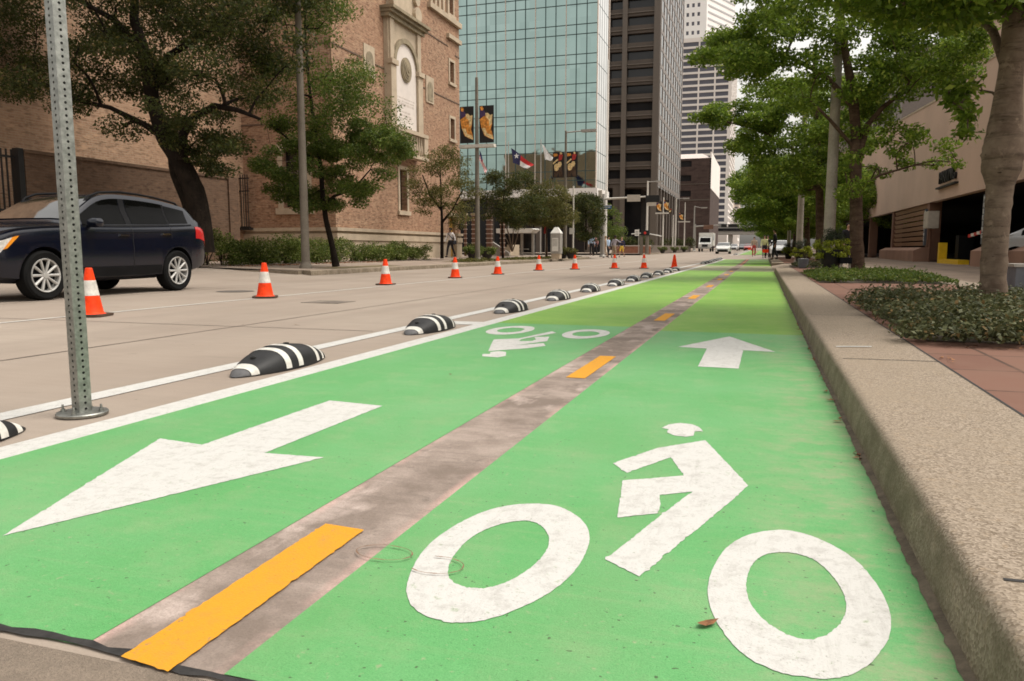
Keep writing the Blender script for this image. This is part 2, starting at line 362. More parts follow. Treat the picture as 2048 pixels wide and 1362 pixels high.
def gloss(name, c, coat=0.6, rough=0.25, metal=0.0):
    m, nt, b = nmat(name, rough, metal)
    f = noise(nt, vec(nt), 2.0, 3)
    nt.links.new(mix(nt, f, var(c, 0.93), var(c, 1.05)), b.inputs['Base Color'])
    b.inputs['Coat Weight'].default_value = coat; b.inputs['Coat Roughness'].default_value = 0.04
    return m
M['car_blue'] = gloss('dark_blue_car_paint', (0.0015, 0.003, 0.01), 0.22, 0.2)
M['car_white'] = gloss('white_car_paint', (0.72, 0.71, 0.68))
M['car_silver'] = gloss('silver_car_paint', (0.4, 0.4, 0.4))
M['car_dark'] = gloss('dark_car_paint', (0.04, 0.045, 0.05))
M['car_red'] = gloss('red_car_paint', (0.4, 0.03, 0.025))
M['car_glass'] = simple('car_glass', (0.003, 0.003, 0.003), 0.02, spec=0.06)

M['car_screen'] = gloss('windscreen_glass', (0.012, 0.012, 0.012), 1.0, 0.03); M['car_screen'].node_tree.nodes['Principled BSDF'].inputs['Specular IOR Level'].default_value = 1.0
# galvanised steel of the sign post
m, nt, b = nmat('galvanised_steel', 0.42, 0.85)
p = vec(nt)
c = mix(nt, noise(nt, p, 30, 5, 0.7), (0.2, 0.205, 0.19), (0.36, 0.365, 0.34))
c = mix(nt, noise(nt, p, 9, 6, 0.75, 0.68, 0.76), c, (0.2, 0.08, 0.03))
nt.links.new(c, b.inputs['Base Color']); M['galv'] = m

# mirrored glazing
def mirror(name, c1, c2, rough):
    m, nt, b = nmat(name, rough, 1.0)
    p = vec(nt, 'World')
    sn = node(nt, 'ShaderNodeVectorMath', operation='SNAP'); sn.inputs[1].default_value = (1.3, 1.4, 1.2); nt.links.new(p, sn.inputs[0])
    wn_ = node(nt, 'ShaderNodeTexWhiteNoise', noise_dimensions='3D'); nt.links.new(sn.outputs[0], wn_.inputs['Vector'])
    cc = mix(nt, noise(nt, p, 0.09, 4, 0.6, 0.3, 0.7), c1, c2)
    nt.links.new(mix(nt, mul(nt, wn_.outputs['Value'], 0.35), cc, var(c1, 0.72)), b.inputs['Base Color'])
    wv = node(nt, 'ShaderNodeTexNoise', Scale=0.35, Detail=2.0); nt.links.new(p, wv.inputs['Vector'])
    bump(nt, b, wv.outputs[0], 0.25, 0.12)
    return m
M['teal'] = mirror('teal_mirror_glass', (0.34, 0.465, 0.445), (0.42, 0.54, 0.52), 0.04)
M['silver_glass'] = mirror('clear_mirror_glass', (0.7, 0.68, 0.66), (0.8, 0.78, 0.75), 0.03)

def leaf_mat(name, dark, light, extra=None, trans=0.35):
    m, nt, b = nmat(name, 0.55, spec=0.22)
    ge = node(nt, 'ShaderNodeNewGeometry')
    c = mix(nt, ge.outputs['Random Per Island'], dark, light)
    c = mix(nt, mul(nt, noise(nt, vec(nt, 'World'), 0.9, 3, 0.5, 0.35, 0.65), 0.6), c, dark)
    if extra:
        wn_ = node(nt, 'ShaderNodeTexWhiteNoise', noise_dimensions='1D'); nt.links.new(ge.outputs['Random Per Island'], wn_.inputs['W'])
        mr = node(nt, 'ShaderNodeMapRange'); mr.inputs['From Min'].default_value = 0.9; mr.inputs['From Max'].default_value = 0.92; nt.links.new(wn_.outputs['Value'], mr.inputs['Value'])
        c = mix(nt, mr.outputs[0], c, extra)
    nt.links.new(c, b.inputs['Base Color'])
    tr = node(nt, 'ShaderNodeBsdfTranslucent'); nt.links.new(mix(nt, 0.5, c, light), tr.inputs['Color'])
    ms = node(nt, 'ShaderNodeMixShader'); ms.inputs[0].default_value = trans
    nt.links.new(b.outputs[0], ms.inputs[1]); nt.links.new(tr.outputs[0], ms.inputs[2])
    nt.links.new(ms.outputs[0], nt.nodes['Material Output'].inputs['Surface'])
    return m
M['leaf_green'] = leaf_mat('street_tree_leaf', (0.036, 0.08, 0.008), (0.25, 0.35, 0.042), (0.37, 0.43, 0.08), 0.45)
M['leaf_dark'] = leaf_mat('live_oak_leaf', (0.016, 0.022, 0.005), (0.09, 0.108, 0.025), (0.14, 0.11, 0.035), 0.35)
M['leaf_mid'] = leaf_mat('small_oak_leaf', (0.028, 0.055, 0.008), (0.155, 0.21, 0.034), (0.21, 0.2, 0.06), 0.38)
M['leaf_olive'] = leaf_mat('olive_leaf', (0.06, 0.062, 0.016), (0.185, 0.18, 0.05), (0.22, 0.17, 0.055), 0.35)
M['leaf_hedge'] = leaf_mat('hedge_leaf', (0.03, 0.05, 0.008), (0.19, 0.245, 0.045), (0.34, 0.32, 0.13), 0.3)
M['leaf_cover'] = leaf_mat('ground_cover_leaf', (0.025, 0.033, 0.01), (0.15, 0.155, 0.068), (0.22, 0.14, 0.055), 0.2)
M['leaf_lime'] = leaf_mat('lime_potted_leaf', (0.16, 0.2, 0.015), (0.4, 0.42, 0.05), None, 0.3)
M['leaf_grass'] = leaf_mat('dark_grass_leaf', (0.02, 0.03, 0.015), (0.06, 0.075, 0.04), None, 0.2)
def bark(name, c1, c2, ring):
    m, nt, b = nmat(name, 0.9, spec=0.15)
    p = vec(nt)
    c = mix(nt, noise(nt, p, 5, 6, 0.7), c1, c2)
    h = noise(nt, vec(nt, 'Object', (3, 3, 22) if ring else (14, 14, 3)), 1.0, 5, 0.7, 0.5, 0.72)
    c = mix(nt, mul(nt, h, 0.8), c, var(c1, 0.35))
    c = mix(nt, mul(nt, noise(nt, vec(nt, 'Object', (9, 9, 30)), 1.0, 4, 0.7, 0.62, 0.7), 0.8), c, var(c1, 0.2))
    c = mix(nt, mul(nt, noise(nt, p, 7, 5, 0.7, 0.58, 0.68), 0.55), c, var(c2, 1.6))
    c = mix(nt, mul(nt, noise(nt, p, 2.2, 4, 0.6, 0.55, 0.7), 0.5), c, var(c2, 1.25))
    nt.links.new(c, b.inputs['Base Color']); bump(nt, b, h, -0.5, 0.02)
    return m
M['bark_grey'] = bark('grey_ringed_bark', (0.12, 0.083, 0.06), (0.2, 0.15, 0.11), True)
M['bark_dark'] = bark('dark_oak_bark', (0.01, 0.007, 0.005), (0.024, 0.017, 0.012), False)
M['bark_brown'] = bark('brown_bark', (0.06, 0.037, 0.025), (0.11, 0.072, 0.05), True)

# ------------------------------------------------------------------ ground, roads, pavements
def sheet(name, rects, z, mat, parent=None, kind='structure', n=1):
    """flat strips (x0, x1, y0, y1[, z at x0, z at x1]) that follow the slope of the street"""
    mb = MB()
    for r in rects:
        x0, x1, y0, y1 = r[:4]; za, zb = (r[4], r[5]) if len(r) > 4 else (z, z)
        ys = sorted({y0, y1, *[q for q in (45, 420) if y0 < q < y1]})
        for a, b_ in zip(ys[:-1], ys[1:]):
            mb.quad((x0, a, za + zg(a)), (x1, a, zb + zg(a)), (x1, b_, zb + zg(b_)), (x0, b_, za + zg(b_)))
    o = mb.build(name, mat, parent, fix=False)
    if parent is None: tag(o, kind=kind)
    return o

tag(sheet('ground', [(-700, 700, -60, 420), (-1500, 1500, 420, 3500)], -0.05, M['sidewalk']), kind='structure')
road = sheet('road', [(-12.4, 0.37, -20, 700), (-120, -12.4, 60, 82), (0.37, 120, 60, 82)], 0.0, M['road'])
sheet('lane_line', [(-7.45, -7.37, -15, 58)], 0.004, M['white_worn'], road)
sheet('edge_line', [(-3.31, -3.16, -15, 58), (-3.31, -3.16, 84, 300)], 0.004, M['white'], road)
sheet('edge_line', [(-2.73, -2.57, -15, 58), (-2.73, -2.57, 84, 300)], 0.004, M['white'], road)
sheet('hatch_line', [(-3.16, -2.73, 7.15, 7.45), (-3.16, -2.73, 16.8, 17.1)], 0.004, M['white'], road)
mb = MB()
for x in (-4.9, -9.95): mb.quad((x, -15, 0.003), (x + 0.025, -15, 0.003), (x + 0.025, 45, 0.003), (x, 45, 0.003))
for y in (6.2, 12.6, 19.0, 25.4, 31.8, 38.2): mb.quad((-12.4, y, 0.0035), (-3.4, y + 0.1, 0.0035), (-3.4, y + 0.12, 0.0035), (-12.4, y + 0.02, 0.0035))
mb.build('expansion_joint', M['joint'], road, fix=False)
mb = MB(); mb.box(-6.2, -5.6, 9.4, 9.9, 0.002, 0.006); mc = mb.build('patched_square', M['joint'], road)
mb = MB(); mb.add([(-9.0 + 0.33 * math.cos(k * math.pi / 14), 11.6 + 0.33 * math.sin(k * math.pi / 14), 0.006) for k in range(28)], [tuple(range(28))]); mb.build('manhole_cover', simple('cast_iron_cover', (0.13, 0.11, 0.095), 0.7, amt=0.3, scale=40), road)
# tar-filled seam at the near end of the paint, wavy
mb = MB(); rr = random.Random(3); pv = None
for i in range(64):
    x = -2.7 + 3.06 * i / 63; y = 1.055 - 0.012 * (x + 1) + 0.008 * math.sin(x * 9) + rr.uniform(-0.006, 0.006); t = rr.uniform(0.006, 0.014)
    cur = ((x, y - t, 0.005), (x, y + t * 0.8, 0.007))
    if pv: mb.quad(pv[0], cur[0], cur[1], pv[1])
    pv = cur
mb.build('tar_seam', M['tar'], road, fix=False)

lane = sheet('bike_lane', [(-2.57, -1.2, 1.06, 7.42), (-0.88, 0.365, 1.06, 7.14)], 0.004, M['green'])
sheet('lime_stretch', [(-2.57, -1.2, 7.42, 28.5), (-0.88, 0.365, 7.14, 27.5), (-2.57, -1.2, 37, 57), (-0.88, 0.365, 37, 57), (-2.57, -1.2, 88, 170), (-0.88, 0.365, 88, 170)], 0.004, M['lime'], lane)
sheet('faded_stretch', [(-2.57, -1.2, 28.5, 37), (-0.88, 0.365, 27.5, 37)], 0.004, M['faded'], lane)
sheet('bare_strip', [(-1.2, -0.88, 1.06, 57), (-1.2, -0.88, 88, 170)], 0.003, M['strip'], lane)

def wob(poly, a=0.0016, step=0.012, seed=0):
    """subdivide an outline and roughen it a little, like hand-laid paint"""
    r = random.Random(seed); out = []
    for i, p in enumerate(poly):
        q = poly[(i + 1) % len(poly)]; L = math.hypot(q[0] - p[0], q[1] - p[1]); n = max(1, int(L / step))
        for k in range(n):
            t = k / n; j = (a * (3.2 if r.random() < 0.08 else 1)) if k else 0
            out.append((p[0] + (q[0] - p[0]) * t + r.uniform(-j, j), p[1] + (q[1] - p[1]) * t + r.uniform(-j, j)))
    return out
def decal(name, polys, z, mat, parent, rings=()):
    me = bpy.data.meshes.new(name); bm = bmesh.new()
    for i, pl in enumerate(polys):
        f = bm.faces.new([bm.verts.new((x, y, z + zg(y))) for x, y in wob(pl, seed=i)])
    for cx, cy, ro, rr_, ri, rj, ov in rings:
        r = random.Random(int(cx * 1000)); n = 144; vo_, vi = [], []; p1, p2, p3 = [r.uniform(0, 6) for _ in range(3)]
        for k in range(n):
            th = 2 * math.pi * k / n; j1 = 1 + 0.012 * math.sin(3 * th + p1) + 0.006 * math.sin(7 * th + p2) + r.uniform(-0.004, 0.004) - (0.007 if r.random() < 0.06 else 0); j2 = 1 + 0.02 * math.sin(2 * th + p3) + 0.012 * math.sin(5 * th + p1) + r.uniform(-0.008, 0.008) + (0.012 if r.random() < 0.06 else 0)
            vo_.append(bm.verts.new((cx + ro * j1 * math.cos(th), cy + rr_ * j1 * math.sin(th), z)))
            vi.append(bm.verts.new((cx + ri * j2 * math.cos(th) + ov, cy + rj * j2 * math.sin(th), z)))
        for k in range(n): bm.faces.new((vo_[k], vo_[(k + 1) % n], vi[(k + 1) % n], vi[k]))
    bmesh.ops.triangulate(bm, faces=[f for f in bm.faces if len(f.verts) > 4])
    for f in bm.faces:
        if f.normal.z < 0: f.normal_flip()
    bm.to_mesh(me); bm.free(); me.materials.append(mat)
    o = bpy.data.objects.new(name, me); COL.objects.link(o); o.parent = parent; return o

rider = [(-0.19, 3.044), (-0.018, 2.486), (-0.069, 2.293), (-0.243, 1.693), (-0.337, 1.766), (-0.246, 2.128), (-0.181, 2.367), (-0.274, 2.303), (-0.26, 2.212), (-0.258, 2.135), (-0.361, 2.065), (-0.407, 2.416), (-0.223, 2.532), (-0.29, 2.749), (-0.408, 2.505), (-0.475, 2.608), (-0.352, 2.867)]
helmet = [(-0.379, 3.202), (-0.36, 3.272), (-0.315, 3.323), (-0.263, 3.308), (-0.229, 3.263), (-0.208, 3.191), (-0.242, 3.18), (-0.24, 3.102), (-0.269, 3.077), (-0.312, 3.084), (-0.347, 3.126), (-0.347, 3.187)]
ZP = 0.0056
decal('bicycle_rider_marking', [rider, helmet], ZP, M['white'], lane, [(-0.585, 1.738, 0.196, 0.378, 0.104, 0.226, -0.008), (0.092, 1.73, 0.183, 0.372, 0.102, 0.22, 0.0)])
rider2 = [(-1.817, 6.775), (-1.744, 6.66), (-1.899, 6.102), (-1.874, 5.952), (-1.774, 5.998), (-1.774, 6.113), (-1.838, 6.273), (-1.722, 6.342), (-1.656, 6.022), (-1.821, 5.673), (-1.647, 5.888), (-1.585, 5.724), (-1.671, 5.546), (-1.904, 5.294), (-2.112, 6.004), (-1.935, 6.135)]
helmet2 = [(-1.76, 5.28), (-1.7, 5.09), (-1.73, 5.0), (-1.85, 5.02), (-1.89, 5.13), (-1.84, 5.15), (-1.87, 5.25), (-1.83, 5.32)]
decal('bicycle_rider_marking', [rider2, helmet2], ZP, M['white'], lane, [(-2.21, 6.765, 0.2, 0.4, 0.115, 0.22, 0), (-1.475, 6.67, 0.2, 0.39, 0.115, 0.21, 0)])
decal('painted_arrow', [[(-2.022, 3.29), (-1.71, 3.252), (-1.722, 2.345), (-1.48, 2.36), (-1.868, 1.43), (-2.25, 2.405), (-2.022, 2.372)]], ZP, M['white'], lane)
decal('painted_arrow', [[(-0.25, 6.84), (0.112, 5.9), (-0.115, 5.925), (-0.12, 4.99), (-0.372, 5.0), (-0.378, 5.94), (-0.6, 5.98)]], ZP, M['white'], lane)
decal('centre_dash', [[(-1.095, 1.045), (-0.975, 1.03), (-0.985, 1.755), (-1.108, 1.765)]], 0.0082, M['yellow'], lane)
for k in range(1, 8):
    y = 4.33 + 3.82 * (k - 1) if k < 6 else 4.33 + 3.8 * (k - 1)
    decal('centre_dash', [[(-1.075, y), (-0.96, y), (-0.955, y + 0.97), (-1.068, y + 0.97)]], 0.0056, M['yellow'], lane)
sheet('centre_line', [(-1.08, -0.96, 39, 57), (-1.08, -0.96, 88, 160)], 0.009, M['red_dash'], lane)
# rust-coloured loops where a coiled wire lay on the wet paint
mb = MB()
for cx, cy, rx, ry, a0, a1 in ((-0.86, 1.63, 0.075, 0.045, 0, 6.2), (-0.71, 1.60, 0.07, 0.05, -2.3, 1.9)):
    pv = None
    for k in range(50):
        t = a0 + (a1 - a0) * k / 49; wd = 0.0022 + 0.002 * (math.sin(k * 0.7) > 0.4)
        a = (cx + rx * math.cos(t), cy + ry * math.sin(t), 0.0105); b2 = (cx + (rx - wd) * math.cos(t), cy + (ry - wd) * math.sin(t), 0.0105)
        if pv: mb.quad(pv[0], a, b2, pv[1])
        pv = (a, b2)
mb.build('wire_scuff', M['mark'], lane, fix=False)

# right kerb with a driveway gap, pavement behind it
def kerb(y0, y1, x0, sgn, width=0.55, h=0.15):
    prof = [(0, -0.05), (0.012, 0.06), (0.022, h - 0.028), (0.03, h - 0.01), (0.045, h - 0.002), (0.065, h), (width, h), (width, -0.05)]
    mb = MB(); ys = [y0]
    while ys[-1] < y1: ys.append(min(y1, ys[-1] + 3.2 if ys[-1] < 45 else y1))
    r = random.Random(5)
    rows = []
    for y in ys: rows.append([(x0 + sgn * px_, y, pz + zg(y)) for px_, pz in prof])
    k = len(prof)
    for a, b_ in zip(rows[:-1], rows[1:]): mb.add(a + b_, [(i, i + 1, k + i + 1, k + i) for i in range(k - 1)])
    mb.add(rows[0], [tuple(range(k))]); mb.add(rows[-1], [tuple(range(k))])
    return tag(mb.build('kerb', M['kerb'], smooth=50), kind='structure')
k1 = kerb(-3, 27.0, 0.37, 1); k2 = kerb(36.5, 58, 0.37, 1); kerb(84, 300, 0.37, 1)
mb = MB()
for y in (1.55, 4.57, 7.6, 10.6, 13.6, 16.7): mb.quad((0.44, y, 0.1515), (0.92, y + 0.03, 0.1515), (0.92, y + 0.042, 0.1515), (0.44, y + 0.012, 0.1515))
mb.quad((0.914, -2, 0.1515), (0.926, -2, 0.1515), (0.926, 27, 0.1515), (0.914, 27, 0.1515))
mb.build('kerb_joint', M['tar'], k1, fix=False)
decal('chalk_tick', [[(0.452, 5.10), (0.662, 5.165), (0.662, 5.20), (0.46, 5.135), (0.45, 5.12)]], 0.154, M['white'], k1)
# gutter grime along the kerb foot
mb = MB(); rr = random.Random(8); pv = None
for i in range(640):
    y = 1.0 + i * 0.025; x = 0.363 - rr.uniform(0.002, 0.008) - 0.005 * max(0, math.sin(y * 1.3) * math.sin(y * 3.7))
    cur = ((x, y, 0.0062), (0.384, y, 0.016))
    if pv: mb.quad(pv[0], cur[0], cur[1], pv[1])
    pv = cur
tag(mb.build('gutter_dirt', simple('gutter_dirt', (0.13, 0.105, 0.075), 0.95, amt=0.5, scale=20, kind='World', fine=140), fix=False), kind='stuff')

pav = sheet('pavement_right', [(0.92, 3.1, -3, 27), (0.92, 3.1, 36.5, 58), (0.92, 3.1, 84, 300)], 0.15, M['paver'])
sheet('pavement_right', [(3.1, 3.7, -3, 58)], 0.15, M['plaza_light'])
sheet('pavement_right', [(3.7, 60, -3, 58), (0.92, 60, 84, 420), (3.1, 3.7, 84, 300)], 0.15, M['plaza'])
sheet('driveway', [(0.37, 0.92, 27, 36.5, 0.01, 0.12), (0.92, 3.1, 27, 36.5, 0.12, 0.15)], 0.1, M['plaza_light'])
mb = MB()
for y in (8.0, 12.5, 17.2, 22.0, 26.5): mb.quad((3.7, y, 0.153), (30, y - 1.2, 0.153), (30, y - 1.17, 0.153), (3.7, y + 0.03, 0.153))
for x in (5.2, 6.6): mb.quad((x, -3, 0.1535), (x + 0.03, -3, 0.1535), (x + 0.03, 58, 0.1535), (x, 58, 0.1535))
mb.build('paving_joint', M['tar'], pav, fix=False)

# left side
kerb(19.4, 57, -12.4, -1, 0.3); kerb(84, 300, -12.4, -1, 0.3)
sheet('pavement_left', [(-16.2, -12.7, 19.4, 58, 0.22, 0.15), (-12.7, -12.4, 57, 58, 0.15, 0.1), (-60, -16.2, 19.4, 58, 0.4, 0.24), (-60, -12.7, 84, 420, 0.3, 0.15)], 0.15, M['sidewalk'])
sheet('driveway', [(-12.7, -12.4, -10, 19.4, 0.03, 0.0), (-16.2, -12.7, -10, 19.4, 0.2, 0.03), (-60, -16.2, -10, 19.4, 0.4, 0.2)], 0.1, M['road'])
sheet('tree_pit', [(-13.5, -12.75, 21.3, 26, 0.175, 0.156), (-14.2, -12.75, 33, 38, 0.19, 0.156), (-14.2, -12.75, 40.5, 57, 0.19, 0.156)], 0.16, M['lawn'])

mb = MB(); mb.box(-60, -12.71, 19.2, 19.395, -0.04, 0.14); tag(mb.build('kerb', M['kerb']), kind='structure')
near = sheet('road_slab', [(-12, 0.36, -3, 1.035)], 0.003, simple('rough_old_concrete', (0.25, 0.2, 0.155), 0.95, amt=0.4, scale=4, kind='World', fine=150, bmp=0.6))

# ------------------------------------------------------------------ facades
def frame(U, N):
    U = Vector(U).normalized(); N = Vector(N).normalized(); return U, N, Vector((0, 0, 1))
def facade(mb, o, U, N, us, zs, openings, depth, mi=0, mr=None):
    """wall with real openings: the wall face is cut round every (u0,u1,z0,z1), each gets reveals"""
    U, N, Z = frame(U, N); o = Vector(o); mr = mi if mr is None else mr
    ug = sorted({*us, *[q for op in openings for q in op[:2]]}); zz = sorted({*zs, *[q for op in openings for q in op[2:4]]})
    P = lambda u, z, d=0: o + U * u + Z * z - N * d
    for a, b_ in zip(ug[:-1], ug[1:]):
        run = None
        for c_, d_ in zip(zz[:-1], zz[1:]):
            um, zm = (a + b_) / 2, (c_ + d_) / 2
            hole = any(op[0] < um < op[1] and op[2] < zm < op[3] for op in openings)
            if hole:
                if run: mb.quad(P(a, run[0]), P(b_, run[0]), P(b_, run[1]), P(a, run[1]), mi); run = None
            else: run = (run[0], d_) if run else (c_, d_)
        if run: mb.quad(P(a, run[0]), P(b_, run[0]), P(b_, run[1]), P(a, run[1]), mi)
    for u0, u1, z0, z1 in [op[:4] for op in openings]:
        for a, b_ in (((u0, z0), (u1, z0)), ((u1, z0), (u1, z1)), ((u1, z1), (u0, z1)), ((u0, z1), (u0, z0))):
            mb.quad(P(*a), P(*b_), P(*b_, depth), P(*a, depth), mr)
def obox(mb, o, U, N, u0, u1, z0, z1, d0, d1, mi=0):
    """box on a wall: from d0 to d1 out of the wall plane"""
    U, N, Z = frame(U, N); o = Vector(o)
    c = [o + U * u + N * d + Z * z for z in (z0, z1) for (u, d) in ((u0, d0), (u1, d0), (u1, d1), (u0, d1))]
    mb.add(c, [(0, 3, 2, 1), (4, 5, 6, 7), (0, 1, 5, 4), (1, 2, 6, 5), (2, 3, 7, 6), (3, 0, 4, 7)], mi)
def opoly(mb, o, U, N, poly, d0, d1, mi=0):
    U, N, Z = frame(U, N); o = Vector(o)
    mb.prism([o + U * u + Z * z + N * d0 for u, z in poly], N * (d1 - d0), mi)
def window(parent, o, U, N, u0, u1, z0, z1, depth, fr=0.12, fmat=None, sill=True, bars=0):
    fmat = fmat or M['lime_stone']
    wmb = MB()
    for a in ((u0 - fr, u0, z0 - fr * 0.2, z1 + fr), (u1, u1 + fr, z0 - fr * 0.2, z1 + fr)): obox(wmb, o, U, N, a[0], a[1], a[2], a[3], 0.003, 0.05)
    obox(wmb, o, U, N, u0, u1, z1, z1 + fr, 0.003, 0.046)
    w_ = wmb.build('window', fmat, parent)
    g = MB(); Uv, Nv, Z = frame(U, N); ov = Vector(o)
    P = lambda u, z, d: ov + Uv * u + Z * z - Nv * d
    g.quad(P(u0, z0, depth * 0.9), P(u1, z0, depth * 0.9), P(u1, z1, depth * 0.9), P(u0, z1, depth * 0.9))
    g.build('pane', M['glass_dark'], w_)
    if bars:
        bm_ = MB(); obox(bm_, o, U, N, (u0 + u1) / 2 - 0.03, (u0 + u1) / 2 + 0.03, z0, z1, -depth * 0.88, -depth * 0.75)
        for k in range(1, bars): zz = z0 + (z1 - z0) * k / bars; obox(bm_, o, U, N, u0, (u0 + u1) / 2 - 0.03, zz - 0.025, zz + 0.025, -depth * 0.87, -depth * 0.77)
        bm_.build('glazing_bar', M['bronze_l'], w_)
    if sill:
        s_ = MB(); obox(s_, o, U, N, u0 - fr * 1.4, u1 + fr * 1.4, z0 - fr * 1.3, z0 - fr * 0.2 - 0.003, 0.003, 0.13); s_.build('sill', fmat, w_)
    return w_

# ------------------------------------------------------------------ brick library with the arched monument
FX, FY0, FY1 = -19.0, 31.9, 47.5
lib = thing('brick_library', (FX, 40, 0.3), 'tall brick library with arched stone monument panel and small framed windows', 'building')
UF, NF, OF = (0, 1, 0), (1, 0, 0), (FX, 0, 0)
UE, NE, OE = (1, 0, 0), (0, -1, 0), (0, FY0, 0)
wf = [(45.85, 46.55, 11.15, 12.4), (45.85, 46.55, 7.7, 8.95), (38.6, 39.5, 2.9, 5.1), (45.85, 46.5, 15.25, 17.4), (45.6, 46.6, 0.4, 2.8)]
we = [(-21.8, -20.5, 2.75, 5.45)]
mb = MB()
facade(mb, OF, UF, NF, (FY0, FY1), (1.78, 19), wf[:4] + [(45.6, 46.6, 1.78, 2.8)], 0.35)
facade(mb, OE, UE, NE, (-24, FX), (1.78, 19), we, 0.35)
mb.quad((FX, FY1, 0), (-48, FY1, 0), (-48, FY1, 19), (FX, FY1, 19)); mb.quad((-24, FY0, 19), (FX, FY0, 19), (FX, FY1, 19), (-24, FY1, 19))
mb.build('wall', M['brick'], lib, fix=False)
mb = MB(); mb.quad((-24, 8, 0), (-24, FY0, 0), (-24, FY0, 11.8), (-24, 8, 11.8)); mb.quad((-24, 8, 11.8), (-24, FY0, 11.8), (-48, FY0, 11.8), (-48, 8, 11.8)); mb.quad((-48, 8, 0), (-24, 8, 0), (-24, 8, 11.8), (-48, 8, 11.8)); mb.quad((-24, FY0 + 0.01, 11.8), (-48, FY0 + 0.01, 11.8), (-48, FY0 + 0.01, 19), (-24, FY0 + 0.01, 19)); mb.quad((-24, FY0, 19), (-24, FY1, 19), (-48, FY1, 19), (-48, FY0, 19))
mb.build('rear_wall', M['brick2'], lib, fix=False)
mb = MB()   # plinth in stepped limestone
for z0, z1, d in ((0, 1.2, 0.10), (1.2, 1.5, 0.16), (1.5, 1.62, 0.05), (1.62, 1.78, 0.2)):
    obox(mb, OF, UF, NF, FY0 - d, 45.6, z0, z1, -0.3, d); obox(mb, OF, UF, NF, 46.6, FY1, z0, z1, -0.3, d)
    obox(mb, OE, UE, NE, -24.0, FX - 0.3, z0, z1, -0.3, d)
mb.build('plinth', M['lime_stone'], lib)
for q in wf[:2] + [wf[3]]: window(lib, OF, UF, NF, *q, 0.35, 0.16)
window(lib, OF, UF, NF, *wf[2], 0.35, 0.2, bars=4)
window(lib, OE, UE, NE, *we[0], 0.35, 0.26, bars=5)
mb = MB(); mb.quad((FX - 0.2, 45.6, 0.3), (FX - 0.2, 46.6, 0.3), (FX - 0.2, 46.6, 2.8), (FX - 0.2, 45.6, 2.8)); mb.build('door', M['door_y'], lib)
mb = MB(); obox(mb, OF, UF, NF, 45.3, 46.9, 2.83, 3.05, 0.003, 0.12); mb.build('door_lintel', M['lime_stone'], lib)
mb = MB(); mb.lathe([(0.05, 0), (0.13, 0.1), (0.13, 0.4), (0.03, 0.5)], (FX + 0.16, 47.1, 2.0), 8); mb.build('wall_lantern', M['black'], lib)
dark_course = simple('dark_brick_course', (0.13, 0.085, 0.06), 0.85)
mb = MB()   # recessed-looking dark courses
for a, b_, z in ((FY0, 34.7, 10.05), (36.1, 37.4, 10.0), (41.6, 42.1, 10.0), (43.45, 47.5, 10.0), (41.6, 45.6, 13.2), (46.8, 47.5, 12.9)): mb = MB(); obox(mb, OF, UF, NF, a, b_, z, z + 0.07, 0.002, 0.03); mb.build('string_course', dark_course, lib)
for z in (10.05, 6.6): mb = MB(); obox(mb, OE, UE, NE, -24, -19.05, z, z + 0.07, 0.002, 0.03); mb.build('string_course', dark_course, lib)
mb = MB()   # stone frieze and pilasters high on the right end
obox(mb, OF, UF, NF, 42.6, 47.5, 14.7, 15.0, 0.003, 0.22); obox(mb, OF, UF, NF, 45.4, 47.5, 13.7, 13.95, 0.003, 0.2)
obox(mb, OF, UF, NF, 45.4, 45.62, 15.0, 18.9, 0.003, 0.14)
for u in (42.9, 43.5, 44.1, 44.7): obox(mb, OF, UF, NF, u, u + 0.25, 15.0, 18.9, 0.003, 0.12)
mb.build('upper_frieze', M['lime_stone'], lib)

def arch_poly(uc, hw, z0, zs, n=18):
    return [(uc - hw, z0), (uc + hw, z0)] + [(uc + hw * math.cos(math.pi * k / n), zs + hw * math.sin(math.pi * k / n)) for k in range(n + 1)]
UC = 39.0
mb = MB()
obox(mb, OF, UF, NF, UC - 1.95, UC + 1.95, 6.0, 12.6, 0.003, 0.25)
for s in (-1, 1):
    obox(mb, OF, UF, NF, UC + s * 1.65 - 0.3, UC + s * 1.65 + 0.3, 7.0, 10.3, 0.25, 0.42)
    obox(mb, OF, UF, NF, UC + s * 1.65 - 0.38, UC + s * 1.65 + 0.38, 10.3, 10.55, 0.25, 0.52)
    obox(mb, OF, UF, NF, UC + s * 1.65 - 0.22, UC + s * 1.65 + 0.22, 10.55, 12.6, 0.25, 0.36)
mbs = mb.build('monument', M['lime_stone'], lib)
mb = MB()
n = 20; ring = []
for k in range(n + 1):
    t = math.pi * k / n; ring.append([(UC + r_ * math.cos(t), 10.4 + r_ * math.sin(t)) for r_ in (1.3, 1.55)])
for a, b_ in zip(ring[:-1], ring[1:]): opoly(mb, OF, UF, NF, [a[0], a[1], b_[1], b_[0]], 0.25, 0.4)
mb.build('arch_moulding', M['stone_dark'], mbs)
mb = MB(); opoly(mb, OF, UF, NF, arch_poly(UC, 1.3, 7.3, 10.4), 0.25, 0.29); panel = mb.build('arched_panel', M['white_stone'], mbs)
mb = MB()   # carved roundel
for r_, d in ((0.62, 0.07), (0.54, 0.11), (0.42, 0.14), (0.3, 0.18), (0.14, 0.22)):
    opoly(mb, OF, UF, NF, [(UC + r_ * math.cos(2 * math.pi * k / 24), 10.35 + r_ * 1.05 * math.sin(2 * math.pi * k / 24)) for k in range(24)], 0.292, 0.292 + d)
mb.build('carved_roundel', M['stone_dark'], mbs)
mb = MB()   # cornice over the arch and broken pediment
for z0, z1, d in ((12.6, 12.8, 0.45), (12.8, 12.95, 0.62), (12.95, 13.1, 0.78)): obox(mb, OF, UF, NF, UC - 2.05 - d * 0.35, UC + 2.05 + d * 0.35, z0, z1, 0.003, d)
